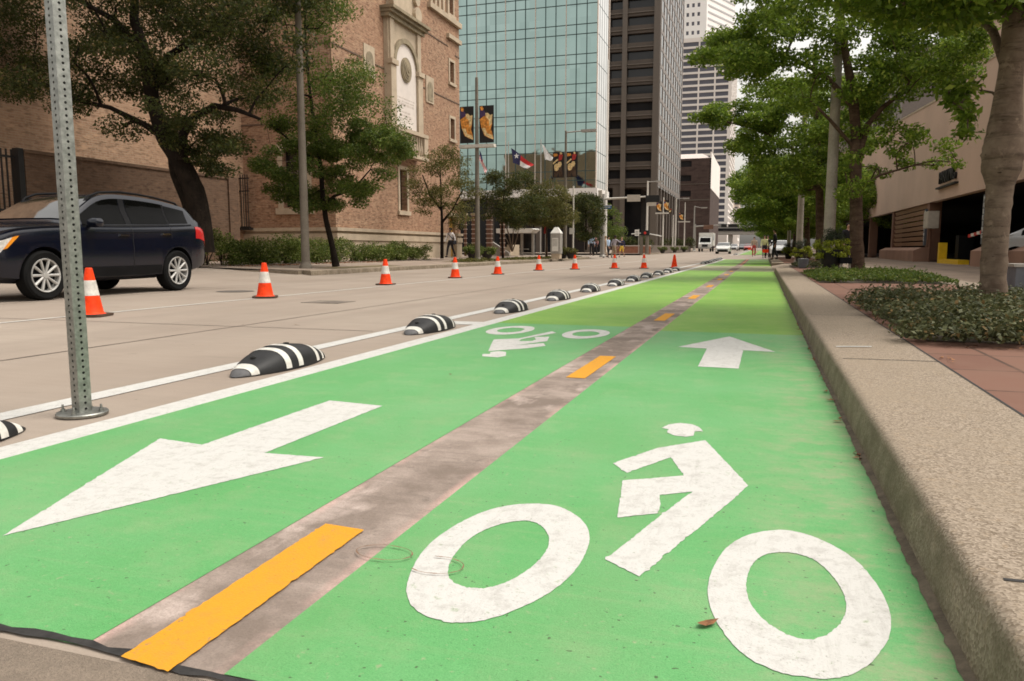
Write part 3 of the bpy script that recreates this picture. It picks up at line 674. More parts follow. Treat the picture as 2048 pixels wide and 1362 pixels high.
mb.build('cornice', M['stone_dark'], mbs)
mb = MB()
opoly(mb, OF, UF, NF, [(UC - 1.7, 13.1), (UC + 1.7, 13.1), (UC + 1.55, 13.6), (UC + 1.0, 14.2), (UC + 0.75, 15.6), (UC + 0.6, 17.5), (UC - 0.6, 17.5), (UC - 0.75, 15.6), (UC - 1.0, 14.2), (UC - 1.55, 13.6)], 0.003, 0.3)
opoly(mb, OF, UF, NF, [(UC + 0.42 * math.cos(2 * math.pi * k / 20), 15.4 + 1.1 * math.sin(2 * math.pi * k / 20)) for k in range(20)], 0.3, 0.42)
for s in (-1, 1):
    for zc, r_ in ((13.55, 0.42), (14.3, 0.3), (14.95, 0.26), (15.6, 0.3)): opoly(mb, OF, UF, NF, [(UC + s * 1.35 - s * (zc - 13.5) * 0.12 + r_ * math.cos(2 * math.pi * k / 12), zc + r_ * math.sin(2 * math.pi * k / 12)) for k in range(12)], 0.3, 0.5)
mb.build('pediment', M['lime_stone'], mbs)
mb = MB()   # balcony rail under the panel
obox(mb, OF, UF, NF, UC - 1.9, UC + 1.9, 6.95, 7.15, 0.43, 0.75); obox(mb, OF, UF, NF, UC - 1.9, UC + 1.9, 5.7, 5.9, 0.26, 0.75)
for s in (-1, 1): obox(mb, OF, UF, NF, UC + s * 1.65 - 0.25, UC + s * 1.65 + 0.25, 5.9, 6.95, 0.26, 0.72)
for k in range(9): u = UC - 1.2 + k * 0.3; mb.lathe([(0.05, 0), (0.1, 0.3), (0.05, 0.75), (0.08, 1.05)], (FX + 0.6, u, 5.9), 8)
mb.build('balcony', M['lime_stone'], mbs)
for uc, nm in ((35.4, 0), (42.75, 1)):
    mb = MB(); obox(mb, OF, UF, NF, uc - 0.55, uc + 0.55, 9.3, 11.05 - 0.25, 0.003, 0.06); nk = mb.build('wall_niche', M['lime_stone'], lib)
    mb = MB(); opoly(mb, OF, UF, NF, arch_poly(uc, 0.36, 9.42, 10.15), 0.062, 0.085); mb.build('relief', M['stone_dark'], nk)
# lettering cut in the panel, too worn to read
mb = MB(); rr = random.Random(11)
for z, hw, h_ in ((8.78, 1.0, 0.07), (8.62, 0.95, 0.07), (8.44, 0.9, 0.12), (8.06, 0.45, 0.1), (7.88, 0.7, 0.1), (7.72, 0.7, 0.08), (7.58, 0.2, 0.07)):
    u = UC - hw
    while u < UC + hw: d = rr.uniform(0.05, 0.12); obox(mb, OF, UF, NF, u, u + d * 0.7, z, z + h_, 0.29, 0.296); u += d + rr.choice((0.02, 0.02, 0.08))
mb.build('lettering', simple('worn_inscription', (0.5, 0.43, 0.38), 0.8), mbs)

# garden wall, iron fence and pier in front of it, iron bracket
gw = thing('brick_garden_wall', (-21.5, 22, 0.3), 'long low brown brick garden wall standing behind the dark oak', 'wall')
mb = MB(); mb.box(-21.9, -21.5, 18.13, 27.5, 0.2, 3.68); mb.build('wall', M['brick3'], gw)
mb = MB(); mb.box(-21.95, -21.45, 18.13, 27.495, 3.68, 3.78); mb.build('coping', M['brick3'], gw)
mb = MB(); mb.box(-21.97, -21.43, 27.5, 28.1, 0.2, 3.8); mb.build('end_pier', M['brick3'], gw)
gf = thing('iron_fence', (-21.6, 15, 0.3), 'black iron bar fence beside the garden wall at the left edge', 'fence')
mb = MB()
for k in range(47): mb.box(-21.7, -21.66, 10.0 + k * 0.17, 10.04 + k * 0.17, 0.3, 3.75)
for z in (0.6, 1.9, 3.5): mb.box(-21.73, -21.63, 10, 17.92, z, z + 0.06)
mb.build('bars', M['black'], gf)
mb = MB(); mb.box(-21.74, -21.5, 17.92, 18.1, 0.2, 3.8); mb.build('post', M['black'], gf)
ib = thing('iron_wall_bracket', (-23.9, 30.9, 1.9), 'tall narrow wrought iron rack standing at the brick corner', 'bracket')
mb = MB()
for k in range(4): mb.tube([(-23.92 + k * 0.13, 31.55, 1.75), (-23.92 + k * 0.13, 31.55, 4.3)], 0.022, 6)
for z in (1.8, 3.5, 4.1): mb.box(-23.98, -23.45, 31.5, 31.6, z, z + 0.05)
mb.box(-23.99, -23.4, 31.4, 31.7, 1.68, 1.8)
mb.build('bars', M['black'], ib)

# ------------------------------------------------------------------ glass tower
gx, gy, gz = -20.0, 95.0, 46.0
zb0 = 8.3
gt = thing('glass_tower', (gx, gy, 0.3), 'teal mirrored glass office tower above a white fascia band', 'building')
mb = MB(); mb.quad((-60, gy, zb0), (gx, gy, zb0), (gx, gy, gz), (-60, gy, gz)); mb.build('front_glazing', M['teal'], gt, fix=False)
mb = MB(); mb.quad((gx, gy, zb0), (gx, gy + 7.2, zb0), (gx, gy + 7.2, gz), (gx, gy, gz)); mb.build('side_glazing', M['silver_glass'], gt, fix=False)
mb = MB(); mb.quad((-60, gy, gz), (gx, gy, gz), (gx, gy + 7.2, gz), (-60, gy + 7.2, gz)); mb.quad((gx, gy + 7.2, 0), (-60, gy + 7.2, 0), (-60, gy + 7.2, gz), (gx, gy + 7.2, gz)); mb.build('rear_wall', M['bronze'], gt, fix=False)
mb, mw = MB(), MB()
k = 0; x = gx - 1.3
while x > -50:
    (mw if k % 3 == 2 else mb).box(x - 0.045, x + 0.045, gy - 0.07, gy - 0.004, zb0, gz); x -= 1.3; k += 1
z = zb0 + 1.0
while z < gz: mb.box(-60, gx, gy - 0.06, gy - 0.003, z - 0.04, z + 0.04); mb.box(-60, gx, gy - 0.06, gy - 0.003, z + 1.1, z + 1.18); mb.box(gx + 0.003, gx + 0.012, gy, gy + 7.2, z - 0.04, z + 0.04); z += 3.5
for y in (96.4, 97.8, 99.2, 100.6): mb.box(gx + 0.003, gx + 0.015, y - 0.04, y + 0.04, zb0, gz)
mb.build('dark_mullions', simple('dark_mullion', (0.03, 0.06, 0.06), 0.5), gt)
for a in ((gx - 0.02, gx + 0.09, gy - 0.12, gy + 0.1), (gx - 0.02, gx + 0.1, gy + 7.1, gy + 7.3)): mw.box(*a, zb0, gz)
mw.build('pale_mullions', M['pale2'], gt)
mb = MB(); mb.box(-60, gx + 0.3, gy - 0.5, gy + 7.2, 7.35, 8.3); mb.build('fascia_band', M['pale'], gt)
mb = MB(); mb.box(-60, gx, gy + 3, gy + 3.4, 0, 7.35); mb.box(gx - 0.4, gx, gy + 3.4, gy + 7.2, 0, 7.35); mb.build('lobby_glazing', M['glass_tint'], gt)
for x in (-21.0, -27.5, -34, -41, -48): mb = MB(); mb.lathe([(0.5, 0.2), (0.5, 7.35)], (x, gy + 0.6, 0), 12); mb.build('lobby_column', M['bronze'], gt)

# ------------------------------------------------------------------ bronze tower with deep dark windows
bx, by = -21.6, 165.0
bt = thing('bronze_tower', (bx, by, 0.5), 'brown bronze office tower with dark recessed windows and gridded side', 'building')
fl = 3.45; z0b = 14.8; nfl = 16; ztop = z0b + fl * nfl + 2
ops = []; px_ = []
mb = MB()
cols = [(-31.4, -26.9), (-36.5, -32.4), (-26.0, -22.9)]
cols = [(-37.5, -33.0), (-32.0, -29.4), (-28.4, -22.9)]
for i in range(nfl):
    z = z0b + i * fl + 0.9
    for a, b_ in cols: ops.append((a, b_, z, z + 1.85))
facade(mb, (0, by, 0), (1, 0, 0), (0, -1, 0), (-44, bx), (z0b, ztop), ops, 0.9)
mb.quad((-44, by, ztop), (bx, by, ztop), (bx, by + 44, ztop), (-44, by + 44, ztop)); mb.quad((-44, by, 0.4), (-44, by + 44, 0.4), (-44, by + 44, ztop), (-44, by, ztop)); mb.quad((bx, by + 44, 0.4), (-44, by + 44, 0.4), (-44, by + 44, ztop), (bx, by + 44, ztop))
mb.build('wall', M['bronze'], bt, fix=False)
mb = MB()
for a, b_ in ((-33.0, -32.0), (-29.4, -28.4), (-22.9, bx)): mb.box(a, b_, by - 0.45, by - 0.003, 0.4, ztop)
for i in range(nfl): z = z0b + i * fl; mb.box(-44, bx + 0.02, by - 0.25, by - 0.004, z - 0.12, z + 0.1)
mb.build('piers', simple('pale_bronze_pier', (0.13, 0.105, 0.085), 0.5, amt=0.1), bt)
for a, b_, z, z1 in ops:
    g = MB(); g.quad((a, by + 0.8, z), (b_, by + 0.8, z), (b_, by + 0.8, z1), (a, by + 0.8, z1)); g.build('window', M['glass_tint'], bt, fix=False)
mb = MB(); mb.quad((bx - 0.02, by + 0.1, z0b - 1), (bx - 0.02, by + 44, z0b - 1), (bx - 0.02, by + 44, ztop), (bx - 0.02, by + 0.1, ztop)); mb.build('side_glazing', M['glass_tint'], bt, fix=False)
mb = MB()
for k in range(10): y = by + 0.1 + k * 4.85; mb.box(bx - 0.015, bx + 0.09, y, y + 1.1, z0b - 1, ztop)
for i in range(nfl + 1): z = z0b + i * fl - 0.6; mb.box(bx - 0.016, bx + 0.05, by + 0.1, by + 44, z, z + 0.8)
mb.build('side_grid', M['bronze_l'], bt)
mb = MB()
for k in range(9): y = by + k * 5.4; mb.box(bx - 1.2, bx + 0.1, y + 0.004, y + 1.3, 0.4, z0b - 1.0)
for x in (-43, -36, -31, -23.4): mb.box(x, x + 1.6, by + 0.02, by + 1.4, 0.4, z0b - 0.2)
mb.build('podium_columns', M['bronze'], bt)
mb = MB(); mb.box(-43.9, bx - 4, by + 5, by + 43, 0.4, z0b - 1.05); mb.build('lobby_glazing', M['glass_tint'], bt)
mb = MB(); mb.box(-43.9, bx - 0.1, by + 0.05, by + 43.9, z0b - 1.0, z0b - 0.2); mb.build('soffit', M['bronze'], bt)

# ------------------------------------------------------------------ brown block with a white side, and the pale towers beyond
db = thing('brown_block', (-19.6, 300, 1), 'squat dark brown building with white parapet and half white side', 'building')
mb = MB(); ops = [(-31 + a, -31 + b_, z, z + 2.2) for z in (31.6, 26.3, 20.6) for a, b_ in ((-11, -6.5), (-0.6, 4.3))]
facade(mb, (0, 300, 0), (1, 0, 0), (0, -1, 0), (-60, -19.6), (0.8, 34.6), ops, 0.8)
mb.quad((-60, 300, 34.6), (-19.6, 300, 34.6), (-19.6, 360, 34.6), (-60, 360, 34.6)); mb.quad((-19.6, 300, 0.8), (-19.6, 360, 0.8), (-19.6, 360, 23.5), (-19.6, 300, 23.5))
mb.build('wall', M['darkbrick'], db, fix=False)
for a, b_, z, z1 in ops:
    g = MB(); g.quad((a, 300.7, z), (b_, 300.7, z), (b_, 300.7, z1), (a, 300.7, z1)); g.build('window', M['glass_tint'], db, fix=False)
mb = MB(); mb.box(-20.0, -19.5, 300, 360, 23.5, 36.8); mb.build('white_side_panel', M['pale'], db)
mb = MB(); mb.prism([(-60, 300.5, 34.62), (-19.7, 300.5, 34.62), (-23.6, 310, 37.4), (-60, 310, 37.4)], (0, 0.4, 0)); mb.box(-60, -23.6, 310.5, 340, 34.65, 37.3); mb.build('parapet', simple('pink_white_parapet', (0.62, 0.52, 0.48), 0.7), db)
mb = MB(); mb.box(-60, -19.55, 299.8, 299.997, 19.0, 19.5); mb.build('string_course', M['bronze'], db); mb = MB(); mb.box(-60, -19.55, 299.8, 299.997, 25.0, 25.3); mb.build('string_course', M['bronze'], db)

pt = thing('pale_tower', (-18.3, 420, 1.4), 'pale grey tower of banded windows rising to a white stepped top', 'building')
ops = []
for i in range(30):
    z = 12 + i * 3.2
    for a, b_ in ((-44.5, -35.4), (-34.6, -27.2), (-26.4, -20.0)): ops.append((a, b_, z, z + 2.15))
mb = MB(); facade(mb, (0, 420, 0), (1, 0, 0), (0, -1, 0), (-60, -18.3), (1.0, 109), ops, 0.5)
sops = [(421 + k * 8.6, 427.6 + k * 8.6, 12 + i * 3.2, 14.15 + i * 3.2) for i in range(30) for k in range(8)]
facade(mb, (-18.3, 0, 0), (0, 1, 0), (1, 0, 0), (420, 490), (1.0, 109), sops, 0.5)
mb.quad((-60, 420, 109), (-18.3, 420, 109), (-18.3, 490, 109), (-60, 490, 109))
mb.build('wall', M['pale'], pt, fix=False)
for a, b_, z, z1 in ops:
    g = MB(); g.quad((a, 420.45, z), (b_, 420.45, z), (b_, 420.45, z1), (a, 420.45, z1)); g.build('window', M['blue_glass'], pt, fix=False)
mb = MB(); mb.quad((-18.75, 420.5, 10), (-18.75, 489, 10), (-18.75, 489, 108), (-18.75, 420.5, 108)); mb.build('side_glazing', M['blue_glass'], pt, fix=False)
wt = thing('white_tower', (-30, 520, 1.4), 'bright white tower with small slit windows behind the grey tower', 'building')
wops = [(-52 + k * 3.4, -50.4 + k * 3.4, 120 + i * 5.6, 122.4 + i * 5.6) for i in range(14) for k in range(3)]
mb = MB(); facade(mb, (0, 520, 0), (1, 0, 0), (0, -1, 0), (-70, -39.5), (1, 230), wops, 0.6)
mb.quad((-39.5, 520, 1), (-23.5, 556, 1), (-23.5, 556, 212), (-39.5, 520, 212)); mb.quad((-39.5, 520, 212), (-23.5, 556, 212), (-39.5, 556, 230), (-39.5, 520, 230))
mb.build('wall', simple('white_tower_cladding', (0.86, 0.84, 0.82), 0.6, amt=0.04, scale=0.05, kind='World'), wt, fix=False)
for a, b_, z, z1 in wops:
    g = MB(); g.quad((a, 520.5, z), (b_, 520.5, z), (b_, 520.5, z1), (a, 520.5, z1)); g.build('window', M['blue_glass'], wt, fix=False)
mb = MB()
for i in range(24):
    z = 118 + i * 4.0; U2 = Vector((16, 36, 0)).normalized(); N2 = Vector((36, -16, 0)).normalized()
    obox(mb, (-39.5, 520, 0), U2, N2, 2.0, 38.5, z, z + 1.1, 0.01, 0.2)
mb.build('slit_band', simple('pale_slit_glass', (0.42, 0.4, 0.41), 0.4), wt)
for (x0, y0, dx, dy, h_, mt, nm, lb) in ((-21, 560, -16, 26, 56, 'pale2', 'cream_tower', 'cream banded building far down the street beside the grey tower'), (-19.5, 640, -14, 40, 44, 'pale2', 'tan_tower', 'small tan building farthest down the left side of the street'), (-15.5, 500, -12, 40, 26, 'pale', 'white_slab_building', 'low white slab building with horizontal fins far down the street')):
    t = thing(nm, (x0, y0, 1.5), lb, 'building')
    nf = int(h_ / 4)
    o1 = [(x0 + dx + 1.5 + k * 4.2, x0 + dx + 4.6 + k * 4.2, 4 + i * 4, 6.2 + i * 4) for i in range(nf - 1) for k in range(int(-dx / 4.4))]
    mb = MB(); facade(mb, (0, y0, 0), (1, 0, 0), (0, -1, 0), (x0 + dx, x0), (1, h_), o1, 0.5)
    o2 = [(y0 + 1.5 + k * 6, y0 + 6 + k * 6, 4 + i * 4, 6.2 + i * 4) for i in range(nf - 1) for k in range(int(dy / 6.5))]
    facade(mb, (x0, 0, 0), (0, 1, 0), (1, 0, 0), (y0, y0 + dy), (1, h_), o2, 0.5)
    mb.quad((x0 + dx, y0, h_), (x0, y0, h_), (x0, y0 + dy, h_), (x0 + dx, y0 + dy, h_)); mb.build('wall', M[mt], t, fix=False)
    mb = MB(); mb.quad((x0 + dx, y0 + 0.45, 1), (x0 - 0.3, y0 + 0.45, 1), (x0 - 0.3, y0 + 0.45, h_ - 0.3), (x0 + dx, y0 + 0.45, h_ - 0.3)); mb.quad((x0 - 0.4, y0 + 0.5, 1), (x0 - 0.4, y0 + dy, 1), (x0 - 0.4, y0 + dy, h_ - 0.3), (x0 - 0.4, y0 + 0.5, h_ - 0.3)); mb.build('glazing', M['blue_glass'], t, fix=False)
sb = thing('overhead_bridge', (-2, 400, 1.3), 'grey concrete bridge crossing high over the far street', 'bridge')
mb = MB(); mb.box(-40, 60, 400, 412, 8.2, 9.3); mb.box(-40, 60, 400.5, 411.5, 9.3, 12.2); mb.build('deck', M['grey_overpass'], sb)
for x in (-17, 8): mb = MB(); mb.box(x, x + 2, 402, 410, 1.0, 8.2); mb.build('pier', M['grey_overpass'], sb)
mb = MB(); mb.box(-40, 60, 399.8, 399.99, 9.9, 11.2); mb.build('glazing_strip', M['glass_tint'], sb)
for x0, x1, y0, h_, lb in ((16, 40, 110, 26, 'tan office block standing behind the right hand trees'), (14, 40, 190, 34, 'tall tan office block beyond the trees, farther along the street')):
    t = thing('office_block', (x0, y0, 0.4), lb, 'building')
    o2 = [(y0 + 2 + k * 5.5, y0 + 6 + k * 5.5, 4 + i * 3.8, 6.2 + i * 3.8) for i in range(int(h_ / 3.8) - 1) for k in range(8)]
    mb = MB(); facade(mb, (x0, 0, 0), (0, 1, 0), (-1, 0, 0), (y0, y0 + 48), (0.3, h_), o2, 0.4); mb.quad((x0, y0, 0.3), (x1, y0, 0.3), (x1, y0, h_), (x0, y0, h_)); mb.quad((x0, y0, h_), (x1, y0, h_), (x1, y0 + 48, h_), (x0, y0 + 48, h_))
    mb.build('wall', M['bronze_l'], t, fix=False)
    mb = MB(); mb.quad((x0 + 0.35, y0 + 0.2, 1), (x0 + 0.35, y0 + 47.8, 1), (x0 + 0.35, y0 + 47.8, h_ - 0.5), (x0 + 0.35, y0 + 0.2, h_ - 0.5)); mb.build('glazing', M['glass_tint'], t, fix=False)

# ------------------------------------------------------------------ parking garage on the right
GX = 7.7
pg = thing('parking_garage', (GX, 45, 0.15), 'tan stucco parking garage with sloping parapet and dark bays', 'building')
zt = lambda y: 7.45 + 0.065 * (y - 29.8)
zl = lambda y: 2.95 + 0.006 * (y - 27)
mb = MB()
for y0, y1, dz in ((14, 40.2, 0), (40.2, 96, 0.42)):
    mb.prism([(GX, y0, zl(y0)), (GX, y1, zl(y1)), (GX, y1, zt(y1) - dz), (GX, y0, zt(y0) - dz)], (0.35, 0, 0))
mb.build('parapet', M['garage'], pg)
mb = MB(); mb.prism([(GX - 0.03, 14, zt(14) + 0.003), (GX - 0.03, 40.18, zt(40.18) + 0.003), (GX - 0.03, 40.18, zt(40.18) + 0.1), (GX - 0.03, 14, zt(14) + 0.1)], (0.42, 0, 0))
mb.prism([(GX - 0.03, 40.21, zt(40.2) - 0.417), (GX - 0.03, 96, zt(96) - 0.417), (GX - 0.03, 96, zt(96) - 0.32), (GX - 0.03, 40.21, zt(40.2) - 0.32)], (0.42, 0, 0)); mb.build('coping', M['lime_stone'], pg)
mb = MB(); mb.prism([(GX + 6, 14, 9.5), (GX + 6, 70, 12.5), (GX + 6, 70, 17), (GX + 6, 14, 13.0)], (0.3, 0, 0)); mb.box(GX + 5.9, GX + 6.5, 34, 35, 6, 13.2); mb.build('upper_parapet', M['garage'], pg)
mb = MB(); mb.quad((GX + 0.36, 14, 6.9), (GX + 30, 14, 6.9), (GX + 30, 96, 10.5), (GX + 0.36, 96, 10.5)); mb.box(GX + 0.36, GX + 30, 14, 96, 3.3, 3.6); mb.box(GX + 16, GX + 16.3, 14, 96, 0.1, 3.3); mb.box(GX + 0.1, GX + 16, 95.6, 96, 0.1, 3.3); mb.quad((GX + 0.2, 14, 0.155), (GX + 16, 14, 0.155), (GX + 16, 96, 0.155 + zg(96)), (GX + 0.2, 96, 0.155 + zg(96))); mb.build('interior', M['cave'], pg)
for y in (21.4, 32.4, 43.3, 54.4, 65.5, 76.5, 87.5):
    mb = MB(); mb.box(GX + 0.05, GX + 0.6, y - 0.28, y + 0.28, 0.1, zl(y) + 0.1); mb.build('column', M['garage_b'], pg)
mb = MB()
for k in range(8): z = 0.95 + k * 0.27; mb.prism([(GX + 0.2, 43.62, z), (GX + 0.2, 54.08, z), (GX + 0.12, 54.08, z + 0.2), (GX + 0.12, 43.62, z + 0.2)], (0.03, 0, 0))
mb.build('louvers', M['louver'], pg)
mb = MB()
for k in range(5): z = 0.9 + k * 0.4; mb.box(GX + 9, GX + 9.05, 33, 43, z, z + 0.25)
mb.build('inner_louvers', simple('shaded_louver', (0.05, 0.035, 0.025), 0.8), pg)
for y0, y1 in ((43.0, 55.0), (14, 31.8)):
    mb = MB(); mb.prism([(GX - 0.55, y0, 0.1), (GX + 0.2, y0, 0.1), (GX + 0.2, y0, 0.86), (GX - 0.2, y0, 0.86), (GX - 0.55, y0, 0.7)], (0, y1 - y0, 0)); mb.build('bench_wall', M['garage_w'], pg)
def text(name, body, size, loc, rot, mat, parent, ext=0.02, vert=False):
    cu = bpy.data.curves.new(name, 'FONT'); cu.body = "\n".join(body) if vert else body; cu.size = size; cu.extrude = ext; cu.align_x = 'CENTER'; cu.space_line = 0.85 if vert else 1.0
    o = bpy.data.objects.new(name, cu); COL.objects.link(o); bpy.context.view_layer.update()
    me = bpy.data.meshes.new_from_object(o); bpy.data.objects.remove(o); me.materials.clear(); me.materials.append(mat)
    q = bpy.data.objects.new(name, me); COL.objects.link(q); q.parent = parent
    off = Vector((0, 0, 0)); p_ = parent
    while p_ is not None: off = off + p_.location; p_ = p_.parent
    q.location = Vector(loc) - off; q.rotation_euler = rot; return q
FACE_W = (R(90), 0, R(-90))      # lettering that faces -X
gs = thing('garage_letter_sign', (GX - 0.1, 39, 3.6), 'row of dark raised letters on a ledge on the tan parapet', 'sign')
text('lettering', 'PARKING', 0.78, (GX - 0.06, 38.9, 3.75), FACE_W, M['black'], gs, 0.05)
mb = MB(); mb.box(GX - 0.16, GX - 0.003, 37.0, 40.8, 3.52, 3.6); mb.build('ledge', M['black'], gs)
for y, lb in ((32.4, 'vertical sign of pale letters on the garage column by the gate arm'), (43.3, 'vertical sign of pale letters on the column beside the louvers')):
    t = thing('vertical_letter_sign', (GX, y, 1.2), lb, 'sign', 'vertical signs on the garage columns')
    mb = MB(); mb.box(GX - 0.06, GX + 0.047, y - 0.02, y + 0.25, 0.95, 2.75); mb.build('board', M['util'], t)
    text('lettering', 'PARKING', 0.26, (GX - 0.065, y + 0.115, 2.5), FACE_W, M['white_p'], t, 0.006, True)
t = thing('electrical_cabinet', (GX - 0.3, 41.6, 1.4), 'pale grey electrical cabinet mounted at the garage entrance', 'cabinet')
mb = MB(); mb.box(GX - 0.35, GX + 0.1, 40.9, 42.0, 1.75, 2.55); mb.build('cabinet_body', M['box_w'], t); mb = MB(); mb.box(GX - 0.37, GX - 0.353, 40.95, 41.95, 1.79, 2.51); mb.box(GX - 0.40, GX - 0.372, 41.78, 41.83, 2.1, 2.22); mb.build('cabinet_door', M['box_w'], t)
mb = MB(); mb.tube([(GX - 0.1, 41.6, 0.15), (GX - 0.1, 41.6, 1.75)], 0.05, 8); mb.build('conduit', M['garage_b'], t)
t = thing('ticket_machine', (GX + 0.4, 37.5, 0.15), 'dark parking ticket machine inside a yellow guard frame', 'machine')
mb = MB(); mb.box(GX + 0.2, GX + 0.75, 37.2, 37.8, 0.33, 1.35); mb.build('machine_body', M['trim'], t)
mb = MB(); mb.box(GX - 0.3, GX + 0.02, 38.4, 38.65, 0.15, 1.05); mb.box(GX - 0.3, GX + 0.1, 34.8, 38.397, 0.15, 0.33); mb.build('guard_frame', M['y_metal'], t)
t = thing('gate_arm', (GX + 0.6, 33.9, 0.15), 'yellow gate post with red and white barrier arm', 'barrier')
mb = MB(); mb.box(GX + 0.3, GX + 0.6, 33.6, 33.9, 0.15, 1.6); mb.build('post', M['y_metal'], t)
mb = MB()
for k in range(6): mb.box(GX + 0.4, GX + 0.46, 33.93 + k * 0.45, 33.93 + (k + 1) * 0.45, 1.4 - 0.03 * k, 1.53 - 0.03 * k, k % 2)
mb.build('arm', [M['white_p'], M['red']], t)

# ------------------------------------------------------------------ foliage
def leaves(name, puffs, size, mat, parent=None, seed=0, aspect=0.5, upb=0.6, world=True):
    """many separate leaf faces spread through the given ellipsoid clumps (centre, radii, count)"""
    rng = np.random.default_rng(seed); C_, Rr, Nn = [], [], []
    cs = []
    for c_, r_, n_ in puffs:
        d = rng.normal(size=(n_, 3)); d /= np.linalg.norm(d, axis=1)[:, None]
        rad = rng.uniform(0.12, 1.0, (n_, 1)) ** 0.55
        cs.append(np.array(c_) + d * rad * np.array(r_))
        Nn.append(d)
    P = np.concatenate(cs); D = np.concatenate(Nn); n_ = len(P)
    nor = rng.normal(size=(n_, 3)) * 0.75 + D * 0.35; nor[:, 2] += upb; nor /= np.linalg.norm(nor, axis=1)[:, None]
    t = np.cross(nor, rng.normal(size=(n_, 3))); t /= np.linalg.norm(t, axis=1)[:, None]
    bb = np.cross(nor, t); L = size * rng.uniform(0.6, 1.35, (n_, 1))
    V = np.empty((n_, 4, 3)); V[:, 0] = P - t * L * 0.5; V[:, 1] = P + bb * L * aspect * 0.5 + nor * L * 0.06; V[:, 2] = P + t * L * 0.5; V[:, 3] = P - bb * L * aspect * 0.5 + nor * L * 0.06
    off = Vector((0, 0, 0)); p_ = parent
    while world and p_ is not None: off = off + p_.location; p_ = p_.parent
    V = (V - np.array(off)).reshape(-1, 3)
    me = bpy.data.meshes.new(name)
    me.vertices.add(n_ * 4); me.vertices.foreach_set('co', V.astype(np.float32).ravel())
    me.loops.add(n_ * 4); me.loops.foreach_set('vertex_index', np.arange(n_ * 4, dtype=np.int32))
    me.polygons.add(n_); me.polygons.foreach_set('loop_start', np.arange(0, n_ * 4, 4, dtype=np.int32))
    me.materials.append(mat); me.update(); me.validate()
    o = bpy.data.objects.new(name, me); COL.objects.link(o)
    if parent: o.parent = parent
    return o

def inpoly(x, y, poly):
    c_ = False; j = len(poly) - 1
    for i in range(len(poly)):
        if (poly[i][1] > y) != (poly[j][1] > y) and x < (poly[j][0] - poly[i][0]) * (y - poly[i][1]) / (poly[j][1] - poly[i][1]) + poly[i][0]: c_ = not c_
        j = i
    return c_
def crown_puffs(poly, Y, half, n, r, cnt, seed, flat=0.55):
    rr = random.Random(seed); xs = [p[0] for p in poly]; ys = [p[1] for p in poly]; out = []; tries = 0
    while len(out) < n and tries < n * 60:
        tries += 1; x, y = rr.uniform(min(xs), max(xs)), rr.uniform(min(ys), max(ys))
        if not inpoly(x, y, poly): continue
        k = rr.uniform(0.6, 1.25)
        out.append((at(x, y, Y + rr.uniform(-half, half)), (r * k, r * k, r * k * flat), int(cnt * k * k)))
    return out
def limb(mb, a, b_, r0, r1, rr, sag=0.12, n=5, sides=6):
    a, b_ = Vector(a), Vector(b_); L = (b_ - a).length; pts = []
    side = Vector((rr.uniform(-1, 1), rr.uniform(-1, 1), 0)) * L * 0.08
    for k in range(n + 1):
        t = k / n; pts.append(a.lerp(b_, t) + side * math.sin(t * math.pi) + Vector((0, 0, 1)) * L * sag * math.sin(t * math.pi))
    mb.tube(pts, [r0 + (r1 - r0) * k / n for k in range(n + 1)], sides)
def tree(name, base, stems, puffs, size, lmat, bmat, label, group=None, seed=0, every=1, lr=0.05, sides=12):
    """stems: list of (points, radii); one limb runs from the nearest lower stem point to each clump"""
    t = thing(name, base, label, 'tree', group)
    mb = MB(); rr = random.Random(seed); allp = []
    for pts, rad in stems:
        pts = [Vector(p) for p in pts]; fine, fr_ = [], []
        for i in range(len(pts) - 1):
            for k in range(4):
                u = k / 4; fine.append(pts[i].lerp(pts[i + 1], u)); fr_.append((rad[i] + (rad[i + 1] - rad[i]) * u) * (1 + rr.uniform(-0.05, 0.05)))
        fine.append(pts[-1]); fr_.append(rad[-1])
        mb.tube(fine, fr_, sides); allp += list(zip(fine[len(fine) // 3:], fr_[len(fine) // 3:]))
    nodes = [(q, min(qr * 0.75, lr * 1.6)) for q, qr in allp]
    todo = sorted(((min((q - c_).length for q, _ in allp), i) for i, (c_, r_, n_) in enumerate(puffs)))
    for _, i in todo:
        c_ = puffs[i][0]
        q, qr = min(nodes, key=lambda e: (e[0] - c_).length * (1.0 if e[0].z < c_.z + 0.1 else 1.5))
        r1 = max(0.007, min(qr * 0.6, lr * 0.5)); limb(mb, q, c_, max(min(qr, lr), 0.008), r1, rr, 0.08)
        nodes += [(q.lerp(c_, 0.6), r1 * 1.2), (c_, r1)]
    mb.build('trunk', bmat, t, smooth=60)
    leaves('crown', puffs, size, lmat, t, seed)
    return t
def px_stem(pts, Y, dY=0.0):
    return [at(x, y, Y + dY * i / max(1, len(pts) - 1)) for i, (x, y) in enumerate(pts)]

# big oak in front of the garden wall
oy = 19.3
oak_poly = [(-330, -260), (640, -260), (610, 60), (600, 120), (560, 170), (540, 235), (475, 245), (455, 330), (420, 335), (385, 305), (300, 290), (262, 262), (165, 255), (60, 215), (-120, 235), (-330, 200)]
puffs = crown_puffs(oak_poly, oy, 3.0, 230, 0.7, 560, 1) + crown_puffs([(-330, -260), (560, -260), (560, 90), (330, 190), (110, 130), (-300, 150)], oy, 3.5, 170, 0.78, 560, 2)
puffs += crown_puffs([(320, 240), (400, 250), (470, 290), (460, 345), (400, 345), (330, 300)], oy, 1.0, 30, 0.42, 190, 3)
s1 = px_stem([(405, 505), (401, 440), (388, 380), (365, 330), (330, 275), (305, 200), (292, 110), (268, 40), (272, -60), (250, -180)], oy)
s2 = px_stem([(398, 470), (372, 400), (350, 350), (345, 315), (352, 305)], oy + 0.2)
